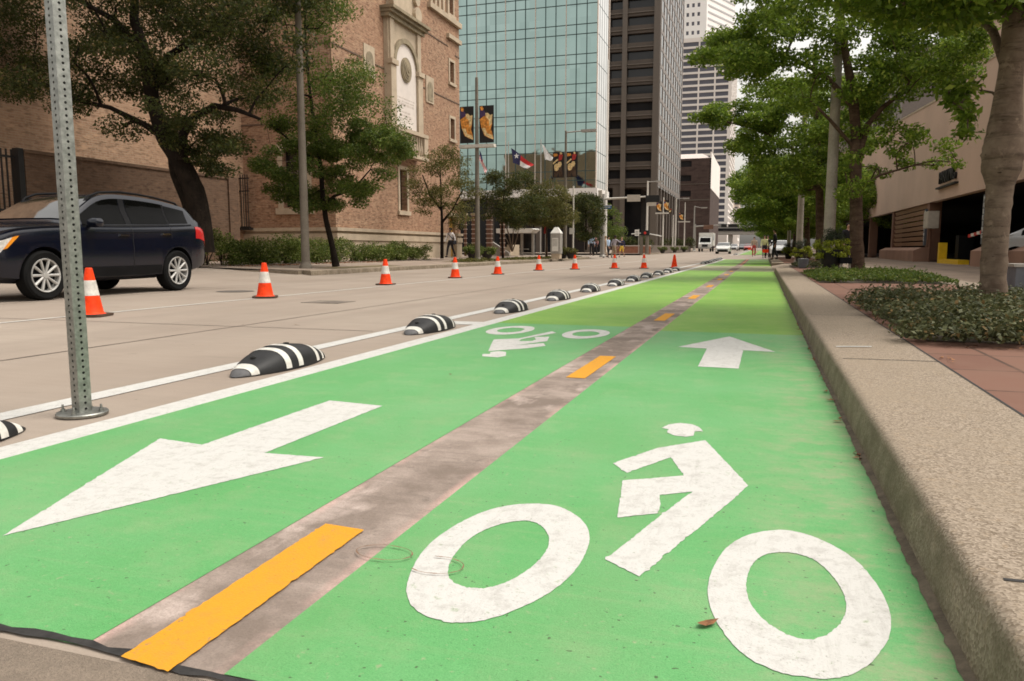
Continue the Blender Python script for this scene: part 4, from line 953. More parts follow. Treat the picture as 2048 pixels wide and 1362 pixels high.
s3 = px_stem([(362, 320), (366, 270), (385, 235), (430, 212), (475, 220), (520, 238)], oy - 0.3)
s4 = px_stem([(300, 160), (340, 110), (420, 60), (500, 0), (560, -80)], oy + 0.3)
s5 = px_stem([(330, 275), (290, 250), (220, 215), (150, 200), (60, 150)], oy, -0.8)
s6 = px_stem([(290, 110), (230, 40), (120, -20), (0, -80)], oy, 1.0)
tree('oak_tree', (s1[0].x, oy, 0.25), [(s1, [0.38, 0.32, 0.3, 0.3, 0.25, 0.21, 0.17, 0.13, 0.1, 0.06]), (s2, [0.2, 0.16, 0.14, 0.15, 0.12]), (s3, [0.16, 0.13, 0.11, 0.09, 0.07, 0.04]), (s4, [0.14, 0.1, 0.08, 0.05, 0.03]), (s5, [0.14, 0.09, 0.07, 0.05, 0.03]), (s6, [0.12, 0.09, 0.06, 0.04])],
     puffs, 0.1, M['leaf_dark'], M['bark_dark'], 'large dark spreading oak with leaning black trunk behind the blue car', seed=4, lr=0.06)
# smaller oak at the kerb, next to the straight lamp pole
ty = 22.9
pb = crown_puffs([(550, 250), (700, 240), (790, 262), (838, 300), (800, 345), (765, 350), (735, 425), (660, 410), (590, 420), (540, 385), (515, 330)], ty, 1.3, 80, 0.46, 560, 5)
pb += crown_puffs([(530, 30), (600, -60), (690, -80), (690, 60), (715, 120), (755, 190), (790, 250), (700, 260), (540, 260), (500, 200)], ty, 1.6, 100, 0.6, 290, 6)
pb += crown_puffs([(700, 260), (790, 265), (838, 300), (800, 335), (720, 330)], ty - 1, 0.7, 22, 0.4, 420, 7)
s1 = px_stem([(672, 533), (664, 490), (652, 440), (646, 400), (642, 340), (630, 260), (618, 170), (610, 60), (612, -60)], ty)
s2 = px_stem([(648, 410), (668, 392), (705, 380), (740, 340)], ty - 0.2, -0.6); s3 = px_stem([(640, 330), (590, 290), (545, 250)], ty)
tree('kerbside_oak', (s1[0].x, ty, 0.2), [(s1, [0.13, 0.1, 0.09, 0.085, 0.075, 0.065, 0.05, 0.04, 0.02]), (s2, [0.06, 0.045, 0.03, 0.02]), (s3, [0.05, 0.035, 0.02])], pb, 0.085, M['leaf_mid'], M['bark_dark'], 'slender crooked oak with low green crown beside the straight lamp pole', seed=6, lr=0.035)
# thin olive trees and crape myrtles further along
def small_tree(name, trunk, poly, Y, half, n, r, cnt, size, lm, bm_, lb, seed, r0=0.08, group=None, extra=()):
    st = px_stem(trunk, Y); stems = [(st, [r0 * (1 - 0.75 * i / (len(st) - 1)) for i in range(len(st))])]
    for e in extra: q = px_stem(e, Y); stems.append((q, [r0 * 0.7 * (1 - 0.6 * i / (len(q) - 1)) for i in range(len(q))]))
    return tree(name, (st[0].x, Y, st[0].z), stems, crown_puffs(poly, Y, half, n, r, cnt, seed), size, M[lm], M[bm_], lb, group, seed, lr=r0 * 0.35, sides=8)
G_ = 'small trees along the left pavement'
small_tree('young_tree', [(884, 517), (884, 440), (882, 390), (880, 320)], [(880, 288), (925, 310), (955, 370), (945, 430), (915, 452), (880, 440), (850, 435), (822, 405), (818, 350), (845, 305)], 36, 1.3, 80, 0.52, 150, 0.1, 'leaf_olive', 'bark_dark', 'thin olive brown tree standing before the library door', 21, 0.1, G_, ([(884, 445), (905, 420), (925, 380)], [(883, 420), (860, 390), (845, 350)]))
small_tree('young_tree', [(1006, 520), (1004, 470), (1005, 420), (1010, 370)], [(985, 345), (1050, 348), (1085, 385), (1088, 430), (1050, 450), (990, 448), (955, 425), (950, 375)], 46, 1.6, 80, 0.58, 210, 0.12, 'leaf_dark', 'bark_dark', 'dense dark green small tree right of the tall banner pole', 22, 0.09, G_)
small_tree('crape_myrtle', [(1024, 503), (1018, 470), (1008, 440), (1000, 400)], [(990, 380), (1050, 380), (1070, 430), (1040, 455), (990, 450)], 52, 1.4, 30, 0.55, 100, 0.13, 'leaf_olive', 'bark_grey', 'multi-stemmed tree with pale fanned trunks before the shelter', 23, 0.07, G_, ([(1024, 503), (1026, 470), (1030, 430)], [(1025, 503), (1034, 475), (1040, 440)], [(1024, 503), (1014, 480), (1000, 455)]))
small_tree('young_tree', [(1093, 515), (1093, 460), (1095, 410)], [(1098, 360), (1130, 375), (1152, 410), (1148, 445), (1105, 452), (1050, 446), (1042, 420), (1060, 378)], 49, 1.6, 80, 0.58, 220, 0.12, 'leaf_olive', 'bark_brown', 'round olive tree beside the white pointed kiosk', 24, 0.08, G_)
small_tree('young_tree', [(1172, 500), (1172, 440), (1172, 400)], [(1165, 385), (1198, 390), (1204, 440), (1200, 478), (1155, 475), (1148, 430)], 58, 1.6, 60, 0.65, 220, 0.14, 'leaf_dark', 'bark_dark', 'dark bushy tree behind the people at the corner', 25, 0.08, G_)
small_tree('young_tree', [(1228, 498), (1226, 450), (1224, 420)], [(1215, 405), (1236, 425), (1248, 455), (1240, 480), (1215, 478), (1208, 440)], 88, 2.0, 36, 0.8, 120, 0.18, 'leaf_mid', 'bark_dark', 'compact green tree under the blue street sign', 26, 0.1, G_)

# right-hand row
RG = 'street trees along the right pavement'
r1 = [(1988, 625), (1986, 560), (1990, 490), (1996, 420), (2000, 372), (2003, 332), (2007, 304), (2010, 268), (2015, 200), (2026, 110), (2030, 50), (2030, 0), (2034, -60), (2036, -140)]
Y1 = 8.3
s1 = px_stem(r1, Y1)
rad1 = [0.128, 0.113, 0.109, 0.108, 0.12, 0.168, 0.18, 0.155, 0.112, 0.104, 0.1, 0.097, 0.095, 0.08]
pr = crown_puffs([(1560, -260), (2200, -260), (2200, 10), (1960, 15), (1900, 40), (1780, 35), (1700, 10), (1600, -20)], 9.4, 1.9, 110, 0.42, 520, 31) + crown_puffs([(1600, -300), (2200, -300), (2200, -60), (1700, -60)], 8.6, 2.5, 70, 0.5, 420, 32)
pr += crown_puffs([(1880, 165), (1935, 160), (1965, 190), (1950, 250), (1925, 275), (1900, 270), (1900, 220)], 9.0, 0.35, 16, 0.12, 50, 33, 0.9)
s2 = px_stem([(2012, 130), (1985, 60), (1930, 10), (1850, -40)], 8.5, 1.2); s3 = px_stem([(2030, 0), (2080, -60), (2130, -130)], 8.6, -0.6); s4 = px_stem([(2014, 215), (1985, 185), (1945, 178), (1915, 215)], 8.6, 0.4)
tree('knotty_street_tree', (s1[0].x, Y1, 0.15), [(s1, rad1), (s2, [0.05, 0.04, 0.03, 0.02]), (s3, [0.07, 0.05, 0.03]), (s4, [0.02, 0.012, 0.008, 0.005])], pr, 0.085, M['leaf_green'], M['bark_grey'], 'nearest right-hand tree with thick grey knotty trunk', RG, 8, lr=0.03, sides=20)
Y2 = 21.1
pr = crown_puffs([(1500, -120), (1960, -120), (1960, 60), (1985, 105), (1940, 150), (1850, 190), (1760, 225), (1690, 225), (1610, 225), (1560, 190), (1490, 160), (1440, 140), (1392, 135), (1410, 100), (1440, 60)], Y2, 2.2, 150, 0.48, 430, 41)
pr += crown_puffs([(1385, 120), (1440, 70), (1520, 60), (1540, 150), (1470, 150)], Y2 - 0.6, 0.8, 30, 0.36, 300, 42)
pr += crown_puffs([(1730, 225), (1800, 240), (1870, 250), (1900, 300), (1925, 335), (1880, 345), (1800, 335), (1750, 380), (1690, 395), (1680, 330)], Y2, 1.4, 30, 0.32, 170, 43)
s1 = px_stem([(1715, 548), (1713, 480), (1712, 400), (1711, 330), (1712, 270), (1706, 190), (1690, 100), (1680, 0), (1680, -100)], Y2)
s2 = px_stem([(1713, 330), (1735, 250), (1765, 215), (1810, 180)], Y2); s3 = px_stem([(1708, 215), (1650, 150), (1570, 110), (1480, 100), (1410, 115)], Y2, -0.5); s4 = px_stem([(1712, 300), (1660, 240), (1620, 200)], Y2, -0.8); s5 = px_stem([(1712, 380), (1760, 350), (1830, 330), (1900, 330)], Y2, 0.3)
tree('street_tree', (s1[0].x, Y2, 0.15), [(s1, [0.19, 0.16, 0.15, 0.14, 0.13, 0.11, 0.09, 0.06, 0.03]), (s2, [0.08, 0.07, 0.06, 0.04]), (s3, [0.08, 0.06, 0.05, 0.03, 0.015]), (s4, [0.05, 0.04, 0.02]), (s5, [0.04, 0.03, 0.02, 0.01])], pr, 0.1, M['leaf_green'], M['bark_brown'], 'tall leafy tree rising from the second planting bed', RG, 9, lr=0.035)
Y3 = 31.0
pr = crown_puffs([(1560, 150), (1720, 160), (1760, 260), (1720, 330), (1700, 380), (1620, 395), (1550, 380), (1500, 350), (1480, 300), (1500, 250), (1540, 210)], Y3, 2.4, 95, 0.6, 460, 51)
pr += crown_puffs([(1392, 232), (1440, 212), (1500, 205), (1570, 200), (1560, 260), (1460, 262)], Y3 - 1, 0.9, 30, 0.42, 330, 52) + crown_puffs([(1448, 285), (1510, 272), (1560, 290), (1540, 325), (1480, 320)], Y3 - 1, 0.8, 14, 0.42, 180, 53) + crown_puffs([(1470, 190), (1540, 160), (1590, 200), (1500, 215)], Y3, 0.8, 9, 0.4, 160, 54)
s1 = px_stem([(1641, 522), (1640, 450), (1639, 380), (1636, 300), (1630, 200), (1628, 100)], Y3); s2 = px_stem([(1638, 350), (1590, 300), (1520, 260), (1430, 238)], Y3, -1); s3 = px_stem([(1638, 380), (1570, 330), (1490, 303)], Y3, -1)
tree('street_tree', (s1[0].x, Y3, 0.15), [(s1, [0.17, 0.15, 0.14, 0.12, 0.1, 0.04]), (s2, [0.07, 0.05, 0.04, 0.02]), (s3, [0.06, 0.04, 0.02])], pr, 0.12, M['leaf_green'], M['bark_brown'], 'leafy tree just left of the thick pale lamp post', RG, 10, lr=0.04)
Y4 = 43.0
pr = crown_puffs([(1500, 330), (1560, 320), (1660, 330), (1700, 400), (1640, 440), (1560, 452), (1490, 435), (1462, 400), (1475, 360)], Y4, 3.0, 110, 0.75, 560, 61)
s1 = px_stem([(1615, 518), (1614, 460), (1612, 400), (1610, 300)], Y4)
tr4 = tree('street_tree', (s1[0].x, Y4, 0.15), [(s1, [0.16, 0.14, 0.13, 0.05])], pr, 0.14, M['leaf_green'], M['bark_brown'], 'bushy tree between the two pale lamp posts', RG, 11, lr=0.045)
far_l = ['street tree beyond the bushy one, first of the far row', 'second far street tree, behind the slim pale post', 'third far street tree along the right kerb', 'fourth far street tree near the crossing', 'far street tree just past the crossing', 'farthest visible street tree on the right side', 'small far tree where the right row meets the bridge']
for i, (x, y) in enumerate(((2.1, 52), (2.0, 58), (3.2, 88), (2.6, 98), (3.0, 115), (2.8, 150), (3.4, 200))):
    c_ = dup(tr4); c_.location = (x, y, 0.15 + zg(y)); c_.rotation_euler = (0, 0, 1.3 + i * 1.7); s_ = (0.92, 0.85, 1.0, 0.9, 1.05, 1.1, 1.2)[i]; c_.scale = (s_, s_, s_); c_['label'] = far_l[i]
for x, y, s_, l_ in ((6.5, 66, 1.3, 'round tree in the plaza past the garage'), (9, 84, 1.5, 'large tree in the far plaza behind the lamp posts')):
    c_ = dup(tr4); c_.location = (x, y, 0.15 + zg(y)); c_.rotation_euler = (0, 0, 4); c_.scale = (s_, s_, s_); c_['label'] = l_

# hedges
def hedge(pts, h_, wd, n, seed, label):
    rr = random.Random(seed); a, b_ = Vector(pts[0]), Vector(pts[1]); d = (b_ - a); nrm = Vector((d.y, -d.x, 0)).normalized(); puffs = []
    for i in range(n):
        t = rr.random(); hh = h_ * (0.82 + 0.25 * math.sin(t * 9 + seed) * math.sin(t * 23))
        p_ = a + d * t + nrm * rr.uniform(-wd, wd) + Vector((0, 0, rr.uniform(0.05, max(0.2, hh - 0.1))))
        puffs.append((p_, (0.26, 0.26, 0.2), 95))
    t = thing('clipped_hedge', a.lerp(b_, 0.5), label, 'hedge', 'hedges in front of the library')
    leaves('foliage', puffs, 0.075, M['leaf_hedge'], t, seed)
    U = d.normalized()
    for k in range(int(d.length / 0.7)):
        q = a + U * (0.25 + k * 0.7); mb = MB()
        for j in range(3): mb.tube([q, q + Vector((rr.uniform(-0.3, 0.3), rr.uniform(-0.3, 0.3), h_ * 0.75))], [0.02, 0.008], 5)
        mb.build('stem', M['bark_dark'], t)
hedge([(-16.9, 20.2, 0.25), (-16.9, 28.6, 0.25)], 1.12, 0.6, 330, 1, 'long bushy hedge between the blue car and the crooked oak')
hedge([(-16.7, 29.4, 0.25), (-16.7, 36.3, 0.25)], 0.92, 0.5, 240, 2, 'lower green hedge running toward the walking man')
hedge([(-16.9, 44.0, 0.25), (-16.9, 45.4, 0.25)], 0.9, 0.3, 50, 3, 'short hedge piece right of the walking man')
# beds of ground cover
def cover(name, x0, x1, y0, y1, h_, n, cnt, seed, size, lm):
    rr = random.Random(seed); puffs = []
    for i in range(n):
        x, y = rr.uniform(x0 + 0.1, x1 - 0.1), rr.uniform(y0 + 0.1, y1 - 0.1); e = min(x - x0, x1 - x, y - y0, y1 - y); hh = h_ * min(1, 0.45 + e * 1.6) * rr.uniform(0.6, 1.15)
        puffs.append(((x, y, 0.17 + hh * 0.55), (0.16, 0.16, hh * 0.5), cnt))
    for i in range(n // 12):
        x, y = rr.uniform(x0 + 0.1, x1 - 0.1), rr.uniform(y0 + 0.1, y1 - 0.1); puffs.append(((x, y, 0.17 + h_ * 1.05), (0.04, 0.04, 0.09), 9))
    o = leaves(name, puffs, size, M[lm], None, seed, 0.55, 0.9); return tag(o, kind='stuff')
cover('ground_cover', 0.86, 3.7, 5.25, 9.8, 0.21, 560, 105, 3, 0.038, 'leaf_cover')
cover('ground_cover', 0.88, 3.2, 14.8, 19.8, 0.17, 400, 55, 4, 0.05, 'leaf_mid')
cover('ground_cover', 1.0, 2.6, 27.8, 31, 0.2, 80, 40, 5, 0.07, 'leaf_cover')
cover('ground_cover', -14.1, -12.8, 33.2, 37.8, 0.16, 60, 30, 6, 0.08, 'leaf_olive')
cover('ground_cover', -14.1, -12.8, 40.8, 56.5, 0.16, 150, 25, 7, 0.09, 'leaf_olive')
sheet('planting_bed', [(1.05, 3.6, 5.6, 9.6), (1.0, 3.1, 15.0, 19.6), (0.95, 2.65, 27.75, 31.05)], 0.156, M['soil'])

# ------------------------------------------------------------------ perforated sign post
sp = thing('perforated_sign_post', (-2.92, 2.66, 0.0), 'perforated galvanised square post bolted to a round base plate', 'post', rz=R(-11))
hw, pitch, nh, hr = 0.029, 0.0275, 100, 0.0062
mb = MB()
for f in range(4):
    ca, sa = math.cos(f * math.pi / 2), math.sin(f * math.pi / 2)
    T = lambda u, z, d=hw: (ca * d - sa * u, sa * d + ca * u, z)
    for i in range(nh):
        z0 = 0.02 + i * pitch; zc = z0 + pitch / 2; oc = [(hr * math.cos(math.pi / 8 + k * math.pi / 4), zc + hr * math.sin(math.pi / 8 + k * math.pi / 4)) for k in range(8)]
        c = [(hw, z0), (hw, z0 + pitch), (-hw, z0 + pitch), (-hw, z0)]
        vs = [T(*q) for q in oc] + [T(*q) for q in c] + [T(q[0], q[1], hw - 0.004) for q in oc]
        fs = [(8, 9, 0, 7), (0, 9, 1), (9, 10, 2, 1), (2, 10, 3), (10, 11, 4, 3), (4, 11, 5), (11, 8, 6, 5), (6, 8, 7)] + [(k, (k + 1) % 8, 12 + (k + 1) % 8, 12 + k) for k in range(8)]
        mb.add(vs, fs)
mb.build('post', M['galv'], sp, world=False, fix=False)
mb = MB(); mb.lathe([(0.105, 0.004), (0.108, 0.008), (0.108, 0.016), (0.104, 0.02)], n=40); mb.build('base_plate', M['galv'], sp, smooth=40, world=False)
for k in range(4):
    a = R(35 + 90 * k); mb = MB(); c_ = (0.083 * math.cos(a), 0.083 * math.sin(a), 0.0202)
    mb.lathe([(0.014, 0), (0.014, 0.003)], c_, 16); mb.lathe([(0.0095, 0.003), (0.0095, 0.012)], c_, 6); mb.lathe([(0.005, 0.012), (0.005, 0.03), (0.004, 0.032)], c_, 10); mb.build('anchor_bolt', M['galv'], sp, world=False)

# ------------------------------------------------------------------ rubber lane separators
def separator():
    t = thing('lane_separator', (0, 0, 0), '', 'lane separator', 'rubber lane separators along the bike lane')
    L, W_, H_ = 1.0, 0.165, 0.138
    def S(u, v, off=0):
        c_ = max(0.0, 1 - abs(2 * u - 1) ** 1.95); h_ = H_ * c_ ** 0.95 + off; w_ = W_ * (0.06 + 0.94 * c_ ** 0.72) + off
        th = math.pi * v; sx_ = math.copysign(abs(math.cos(th)) ** 0.75, math.cos(th))
        return (-sx_ * w_, u * L, max(0.0, math.sin(th)) ** 0.9 * h_)
    us = [i / 44 for i in range(45)]; vs_ = [j / 18 for j in range(19)]
    mb = MB(); mb.grid(lambda u, v: S(u, v), us, vs_); mb.build('rubber_body', M['rubber'], t, smooth=60, world=False)
    for a, b_ in ((0.075, 0.125), (0.325, 0.375), (0.445, 0.495), (0.685, 0.735), (0.80, 0.845), (0.905, 0.945)):
        mb = MB(); mb.grid(lambda u, v: S(u, v, 0.0025), [a + (b_ - a) * k / 4 for k in range(5)], [0.02 + 0.96 * j / 18 for j in range(19)]); mb.build('white_stripe', M['stripe'], t, smooth=60, world=False)
    mb = MB(); mb.grid(lambda u, v: S(u, v, 0.002), [0.0, 0.02, 0.045, 0.07], [0.02 + 0.96 * j / 18 for j in range(19)]); mb.build('worn_tip', M['rubber_grey'], t, smooth=60, world=False)
    for u in (0.2, 0.56, 0.87):
        p_ = S(u, 0.5); mb = MB(); mb.lathe([(0.017, -0.02), (0.019, 0.006), (0.012, 0.007), (0.011, -0.004)], p_, 12, cap=False); mb.build('bolt_hole', M['black'], t, world=False)
    return t
ORD = ['first', 'second', 'third', 'fourth', 'fifth', 'sixth', 'seventh', 'eighth', 'ninth', 'tenth', 'eleventh', 'twelfth']
sep = separator(); first = True
for k in range(12):
    o = sep if first else dup(sep); first = False
    o.location = (-2.935 + 0.01 * math.sin(k * 2.3), 1.35 + 2.37 * k + (0.03 if k == 0 else 0), 0.005); o.rotation_euler = (0, 0, R(1.5 * math.sin(k * 1.7)))
    o['label'] = 'striped lane separator cut off by the left edge of the picture' if k == 0 else 'striped black separator nearest the post, largest in full view' if k == 1 else f'striped black rubber separator, {ORD[k - 1]} in the row from the perforated post'
for k in range(11):
    o = dup(sep); y = 41 + 2.37 * k - (0 if k < 7 else 0.2)
    if y > 59: y += 28
    o.location = (-2.935, y, 0.005 + zg(y)); o['label'] = f'small far lane separator, {ORD[k]} beyond the faded driveway gap'

# ------------------------------------------------------------------ traffic cones
def cone(collar):
    t = thing('traffic_cone', (0, 0, 0), '', 'traffic cone', 'cones along the traffic lane')
    H_ = 0.545
    rr_ = lambda z: 0.128 - (0.128 - 0.036) * (z - 0.03) / (H_ - 0.03)
    mb = MB(); mb.lathe([(0.15, 0.03), (0.135, 0.034), (rr_(0.05), 0.05)] + [(rr_(z), z) for z in (0.15, 0.3, 0.45, 0.52)] + [(0.036, H_ - 0.006), (0.03, H_), (0.022, H_ - 0.004), (0.02, H_ - 0.1)], n=28, cap=False); mb.build('cone_body', M['orange'], t, smooth=50, world=False)
    if collar: mb = MB(); mb.lathe([(rr_(z) + 0.0025, z) for z in (0.235, 0.3, 0.405)], n=28, cap=False); mb.build('white_collar', M['cone_white'], t, smooth=50, world=False)
    mb = MB(); n_ = 24; pts = [(0.185 * math.copysign(abs(math.cos(a)) ** 0.35, math.cos(a)), 0.185 * math.copysign(abs(math.sin(a)) ** 0.35, math.sin(a)), 0.004) for a in [2 * math.pi * (k + 0.5) / n_ for k in range(n_)]]
    mb.prism(pts, (0, 0, 0.026)); mb.build('base', M['cone_base'], t, world=False)
    return t
cn = cone(True)
cl_ = ['orange and white cone half hidden behind the perforated post', 'orange and white cone standing alone right of the blue car', 'banded cone in front of the crooked oak trunk', 'banded cone just below the walking man', 'banded cone right of the walking man, below the dark tree', 'banded cone below the pale bus shelter', 'banded cone below the kiosk and planters', 'banded cone in front of the people at the corner', 'banded cone between the corner people and the plain orange one']
cpos = [(-7.19, 6.76), (-7.36, 10.2), (-7.62, 14.75), (-7.72, 18.9), (-7.6, 22.0), (-7.63, 26.6), (-6.76, 28.5), (-5.6, 30.4), (-4.49, 30.8)]
for i, (x, y) in enumerate(cpos):
    o = cn if i == 0 else dup(cn); o.location = (x, y, 0.002); o.rotation_euler = (0, 0, R(18 + 13 * math.sin(i * 2.1))); o['label'] = cl_[i]
o = cone(False); o.location = (-3.42, 31.9, 0.002); o['label'] = 'plain orange cone without a white band behind the separators'

# ------------------------------------------------------------------ vehicles
def interp(tab, x):
    xs = [a for a, _ in tab]; ys = [b_ for _, b_ in tab]; n_ = len(xs)
    if x <= xs[0]: return ys[0]
    if x >= xs[-1]: return ys[-1]
    i = max(k for k in range(n_ - 1) if xs[k] <= x)
    h_ = xs[i + 1] - xs[i]; t = (x - xs[i]) / h_
    sl = lambda k: 0 if k <= 0 or k >= n_ - 1 else ((ys[k + 1] - ys[k - 1]) / (xs[k + 1] - xs[k - 1]))
    m0, m1 = sl(i) * h_, sl(i + 1) * h_
    return (2 * t**3 - 3 * t**2 + 1) * ys[i] + (t**3 - 2 * t**2 + t) * m0 + (-2 * t**3 + 3 * t**2) * ys[i + 1] + (t**3 - t**2) * m1
def car(name, label, cfg, paint_, group=None):
    t = thing(name, (0, 0, 0), label, cfg.get('cat', 'car'), group)
    L = cfg['L']; top, wid, belt, bot = cfg['top'], cfg['wid'], cfg['belt'], cfg['bot']
    def sec(x):
        zt_ = interp(top, x); w_ = interp(wid, x); zb = interp(bot, x); be = min(interp(belt, x), zt_ - 0.015); g = max(0.0, zt_ - be)
        wr = w_ * 0.96 - cfg.get('tumble', 0.3) * g; k = min(1, g / 0.12)
        e = 0.03 + 0.05 * k
        return [(0, zb), (w_ * 0.78, zb), (w_ * 0.955, zb + 0.07), (w_ * 0.985, zb + 0.22), (w_, be - 0.32), (w_ * 0.985, be - 0.2), (w_ * 0.992, be - 0.07), (w_ * 0.965, be), (w_ * 0.94 if k >= 1 else w_ * 0.93, be + 0.012 * k), (wr * 1.0 + 0.02 * k, be + g * 0.55), (wr - 0.01, zt_ - e * min(1, g * 6)), (wr * 0.93, zt_ - 0.012 * k - 0.006), (wr * 0.6, zt_), (0, zt_ + 0.004)]
    def S(x, v, off=0.0):
        p_ = sec(x); i = min(len(p_) - 2, int(v)); f = v - i; a, b_ = p_[i], p_[i + 1]
        y, z = a[0] + (b_[0] - a[0]) * f, a[1] + (b_[1] - a[1]) * f
        if off:
            dy, dz = b_[0] - a[0], b_[1] - a[1]; l_ = math.hypot(dy, dz) or 1
            y += dz / l_ * off; z += -dy / l_ * off
        return (x - L / 2, y, z)
    xs = cfg['xs']; nv = 14
    mb = MB()
    rows = []
    for x in xs:
        r_ = [S(x, v) for v in range(nv)]
        rows.append(r_ + [(q[0], -q[1], q[2]) for q in r_[-2:0:-1]])
    k = len(rows[0])
    for a, b_ in zip(rows[:-1], rows[1:]): mb.add(a + b_, [(i, (i + 1) % k, k + (i + 1) % k, k + i) for i in range(k)])
    mb.add(rows[0], [tuple(range(k))]); mb.add(rows[-1], [tuple(range(k))])
    body = mb.build('body', [paint_, M['trim']], t, world=False)
    bm = bmesh.new(); bm.from_mesh(body.data); bmesh.ops.remove_doubles(bm, verts=bm.verts, dist=0.0008); bmesh.ops.recalc_face_normals(bm, faces=bm.faces); bm.to_mesh(body.data); bm.free()
    cut = MB(); wr = cfg['wr']
    for wx in cfg['wheels']:
        for s in (-1, 1): cut.lathe([(wr * 1.13, -0.2), (wr * 1.13, 0.2)], (wx - L / 2, s * (cfg['track'] + 0.06), wr * 1.02), 32, axis='y')
    co = cut.build('cutter', M['trim'], None)
    md = body.modifiers.new('arch', 'BOOLEAN'); md.object = co; md.operation = 'DIFFERENCE'; md.solver = 'EXACT'
    bpy.context.view_layer.update()
    me = bpy.data.meshes.new_from_object(body.evaluated_get(bpy.context.evaluated_depsgraph_get())); body.modifiers.clear(); body.data = me
    bpy.data.objects.remove(co); me.shade_smooth(); me.set_sharp_from_angle(angle=R(32))
    def patch(nm, x0, x1, v0, v1, mat, off=0.006, both=True, nx=8, nvv=5, xf=None, par=None):
        for s in ((1, -1) if both else (1,)):
            mb = MB(); mb.grid(lambda u, v: (lambda q: (q[0], q[1] * s, q[2]))(S(u if xf is None else xf(u, v), v, off)), [x0 + (x1 - x0) * i / nx for i in range(nx + 1)], [v0 + (v1 - v0) * j / nvv for j in range(nvv + 1)])
            mb.build(nm, mat, par or t, smooth=40, world=False, fix=False)
    for (nm, x0, x1, v0, v1) in cfg['side_glass']: patch(nm, x0, x1, v0, v1, M['car_glass'], 0.005)
    WG = M['car_screen']
    for nm, x0, x1 in cfg['end_glass']:
        mb = MB()
        for s in (1, -1): mb.grid(lambda u, v: (lambda q: (q[0] - (0.012 if nm == 'windscreen' else -0.012), q[1] * s, q[2] + 0.008))(S(u, v)), [x0 + (x1 - x0) * i / 8 for i in range(9)], [11.05, 12, 13])
        mb.build(nm, WG, t, smooth=40, world=False, fix=False)
    for (nm, x0, x1, v0, v1, mt) in cfg['lights']: patch(nm, x0, x1, v0, v1, M[mt], 0.008, xf=(lambda u, v: 0.04 + (u - 0.04) * (0.5 + 0.5 * (v - 4.75) / 1.25)) if nm in ('headlight', 'turn_signal') and L > 4.62 else None)
    for (nm, x0, x1, v0, v1, mt) in cfg.get('trims', []): patch(nm, x0, x1, v0, v1, M[mt], 0.004)
    if cfg.get('mirror'):
        for s in (1, -1):
            mb = MB(); mx, my, mz = cfg['mirror']
            mb.lathe([(0.02, -0.11), (0.085, -0.08), (0.1, 0.0), (0.085, 0.09), (0.03, 0.11)], (mx - L / 2, 0, 0), 12, axis='y')
            mb.v = [(v[0] * 1.0 + (mx - L / 2) * 0.0, s * (my + 0.07) + v[1], mz + v[2] * 0.8) for v in mb.v]; mb.tube([(mx - L / 2, s * (my - 0.1), mz - 0.06), (mx - L / 2, s * (my + 0.02), mz - 0.03)], 0.03, 6)
            mb.build('wing_mirror', paint_, t, smooth=50, world=False)
        for hx in cfg['handles']:
            for s in (1, -1):
                q = S(hx, 5.6, 0.0); mb = MB(); mb.box(q[0] - 0.1, q[0] + 0.1, s * (q[1] + 0.015) - 0.012, s * (q[1] + 0.015) + 0.012, q[2] - 0.015, q[2] + 0.015); mb.build('door_handle', paint_ if paint_ is not M['car_blue'] else M['chrome'], t, world=False)
    for wx in cfg['wheels']:
        for s in (1, -1):
            yc = s * cfg['track']; cc = (wx - L / 2, yc, wr); wd = 0.115
            mb = MB(); mb.lathe([(wr * 0.66, -wd * 0.85), (wr * 0.9, -wd), (wr * 0.985, -wd * 0.8), (wr, -wd * 0.4), (wr, wd * 0.4), (wr * 0.985, wd * 0.8), (wr * 0.9, wd), (wr * 0.66, wd * 0.85), (wr * 0.64, wd * 0.3)], cc, 36, axis='y', cap=False)
            wh = mb.build('wheel', M['tyre'], t, smooth=40, world=False)
            mb = MB(); mb.lathe([(wr * 0.69, s * wd * 0.8), (wr * 0.67, s * wd * 0.98), (wr * 0.62, s * wd * 0.9), (wr * 0.6, s * wd * 0.2)], cc, 36, axis='y', cap=False)
            mb.lathe([(0.001, s * wd * 0.92), (wr * 0.12, s * wd * 0.9), (wr * 0.15, s * wd * 0.6)], cc, 16, axis='y', cap=False)
            ns = cfg['spokes']
            for j in range(ns):
                a = 2 * math.pi * j / ns
                for da in ((-0.1, 0.1) if ns == 5 else (0,)):
                    pa = (cc[0] + math.cos(a + da) * wr * 0.13, yc + s * wd * 0.72, cc[2] + math.sin(a + da) * wr * 0.13); pb_ = (cc[0] + math.cos(a + da * 1.6) * wr * 0.64, yc + s * wd * 0.8, cc[2] + math.sin(a + da * 1.6) * wr * 0.64)
                    mb.tube([pa, pb_], [wr * 0.05, wr * 0.062], 6)
            mb.build('rim', M['rim'], wh, smooth=40, world=False)
            mb = MB(); mb.lathe([(wr * 0.64, s * wd * 0.1), (0.001, s * wd * 0.1)], cc, 24, axis='y', cap=False); mb.build('brake_disc', M['trim'], wh, world=False)
    return t
lin = lambda a, b_, n_: [a + (b_ - a) * i / n_ for i in range(n_)]
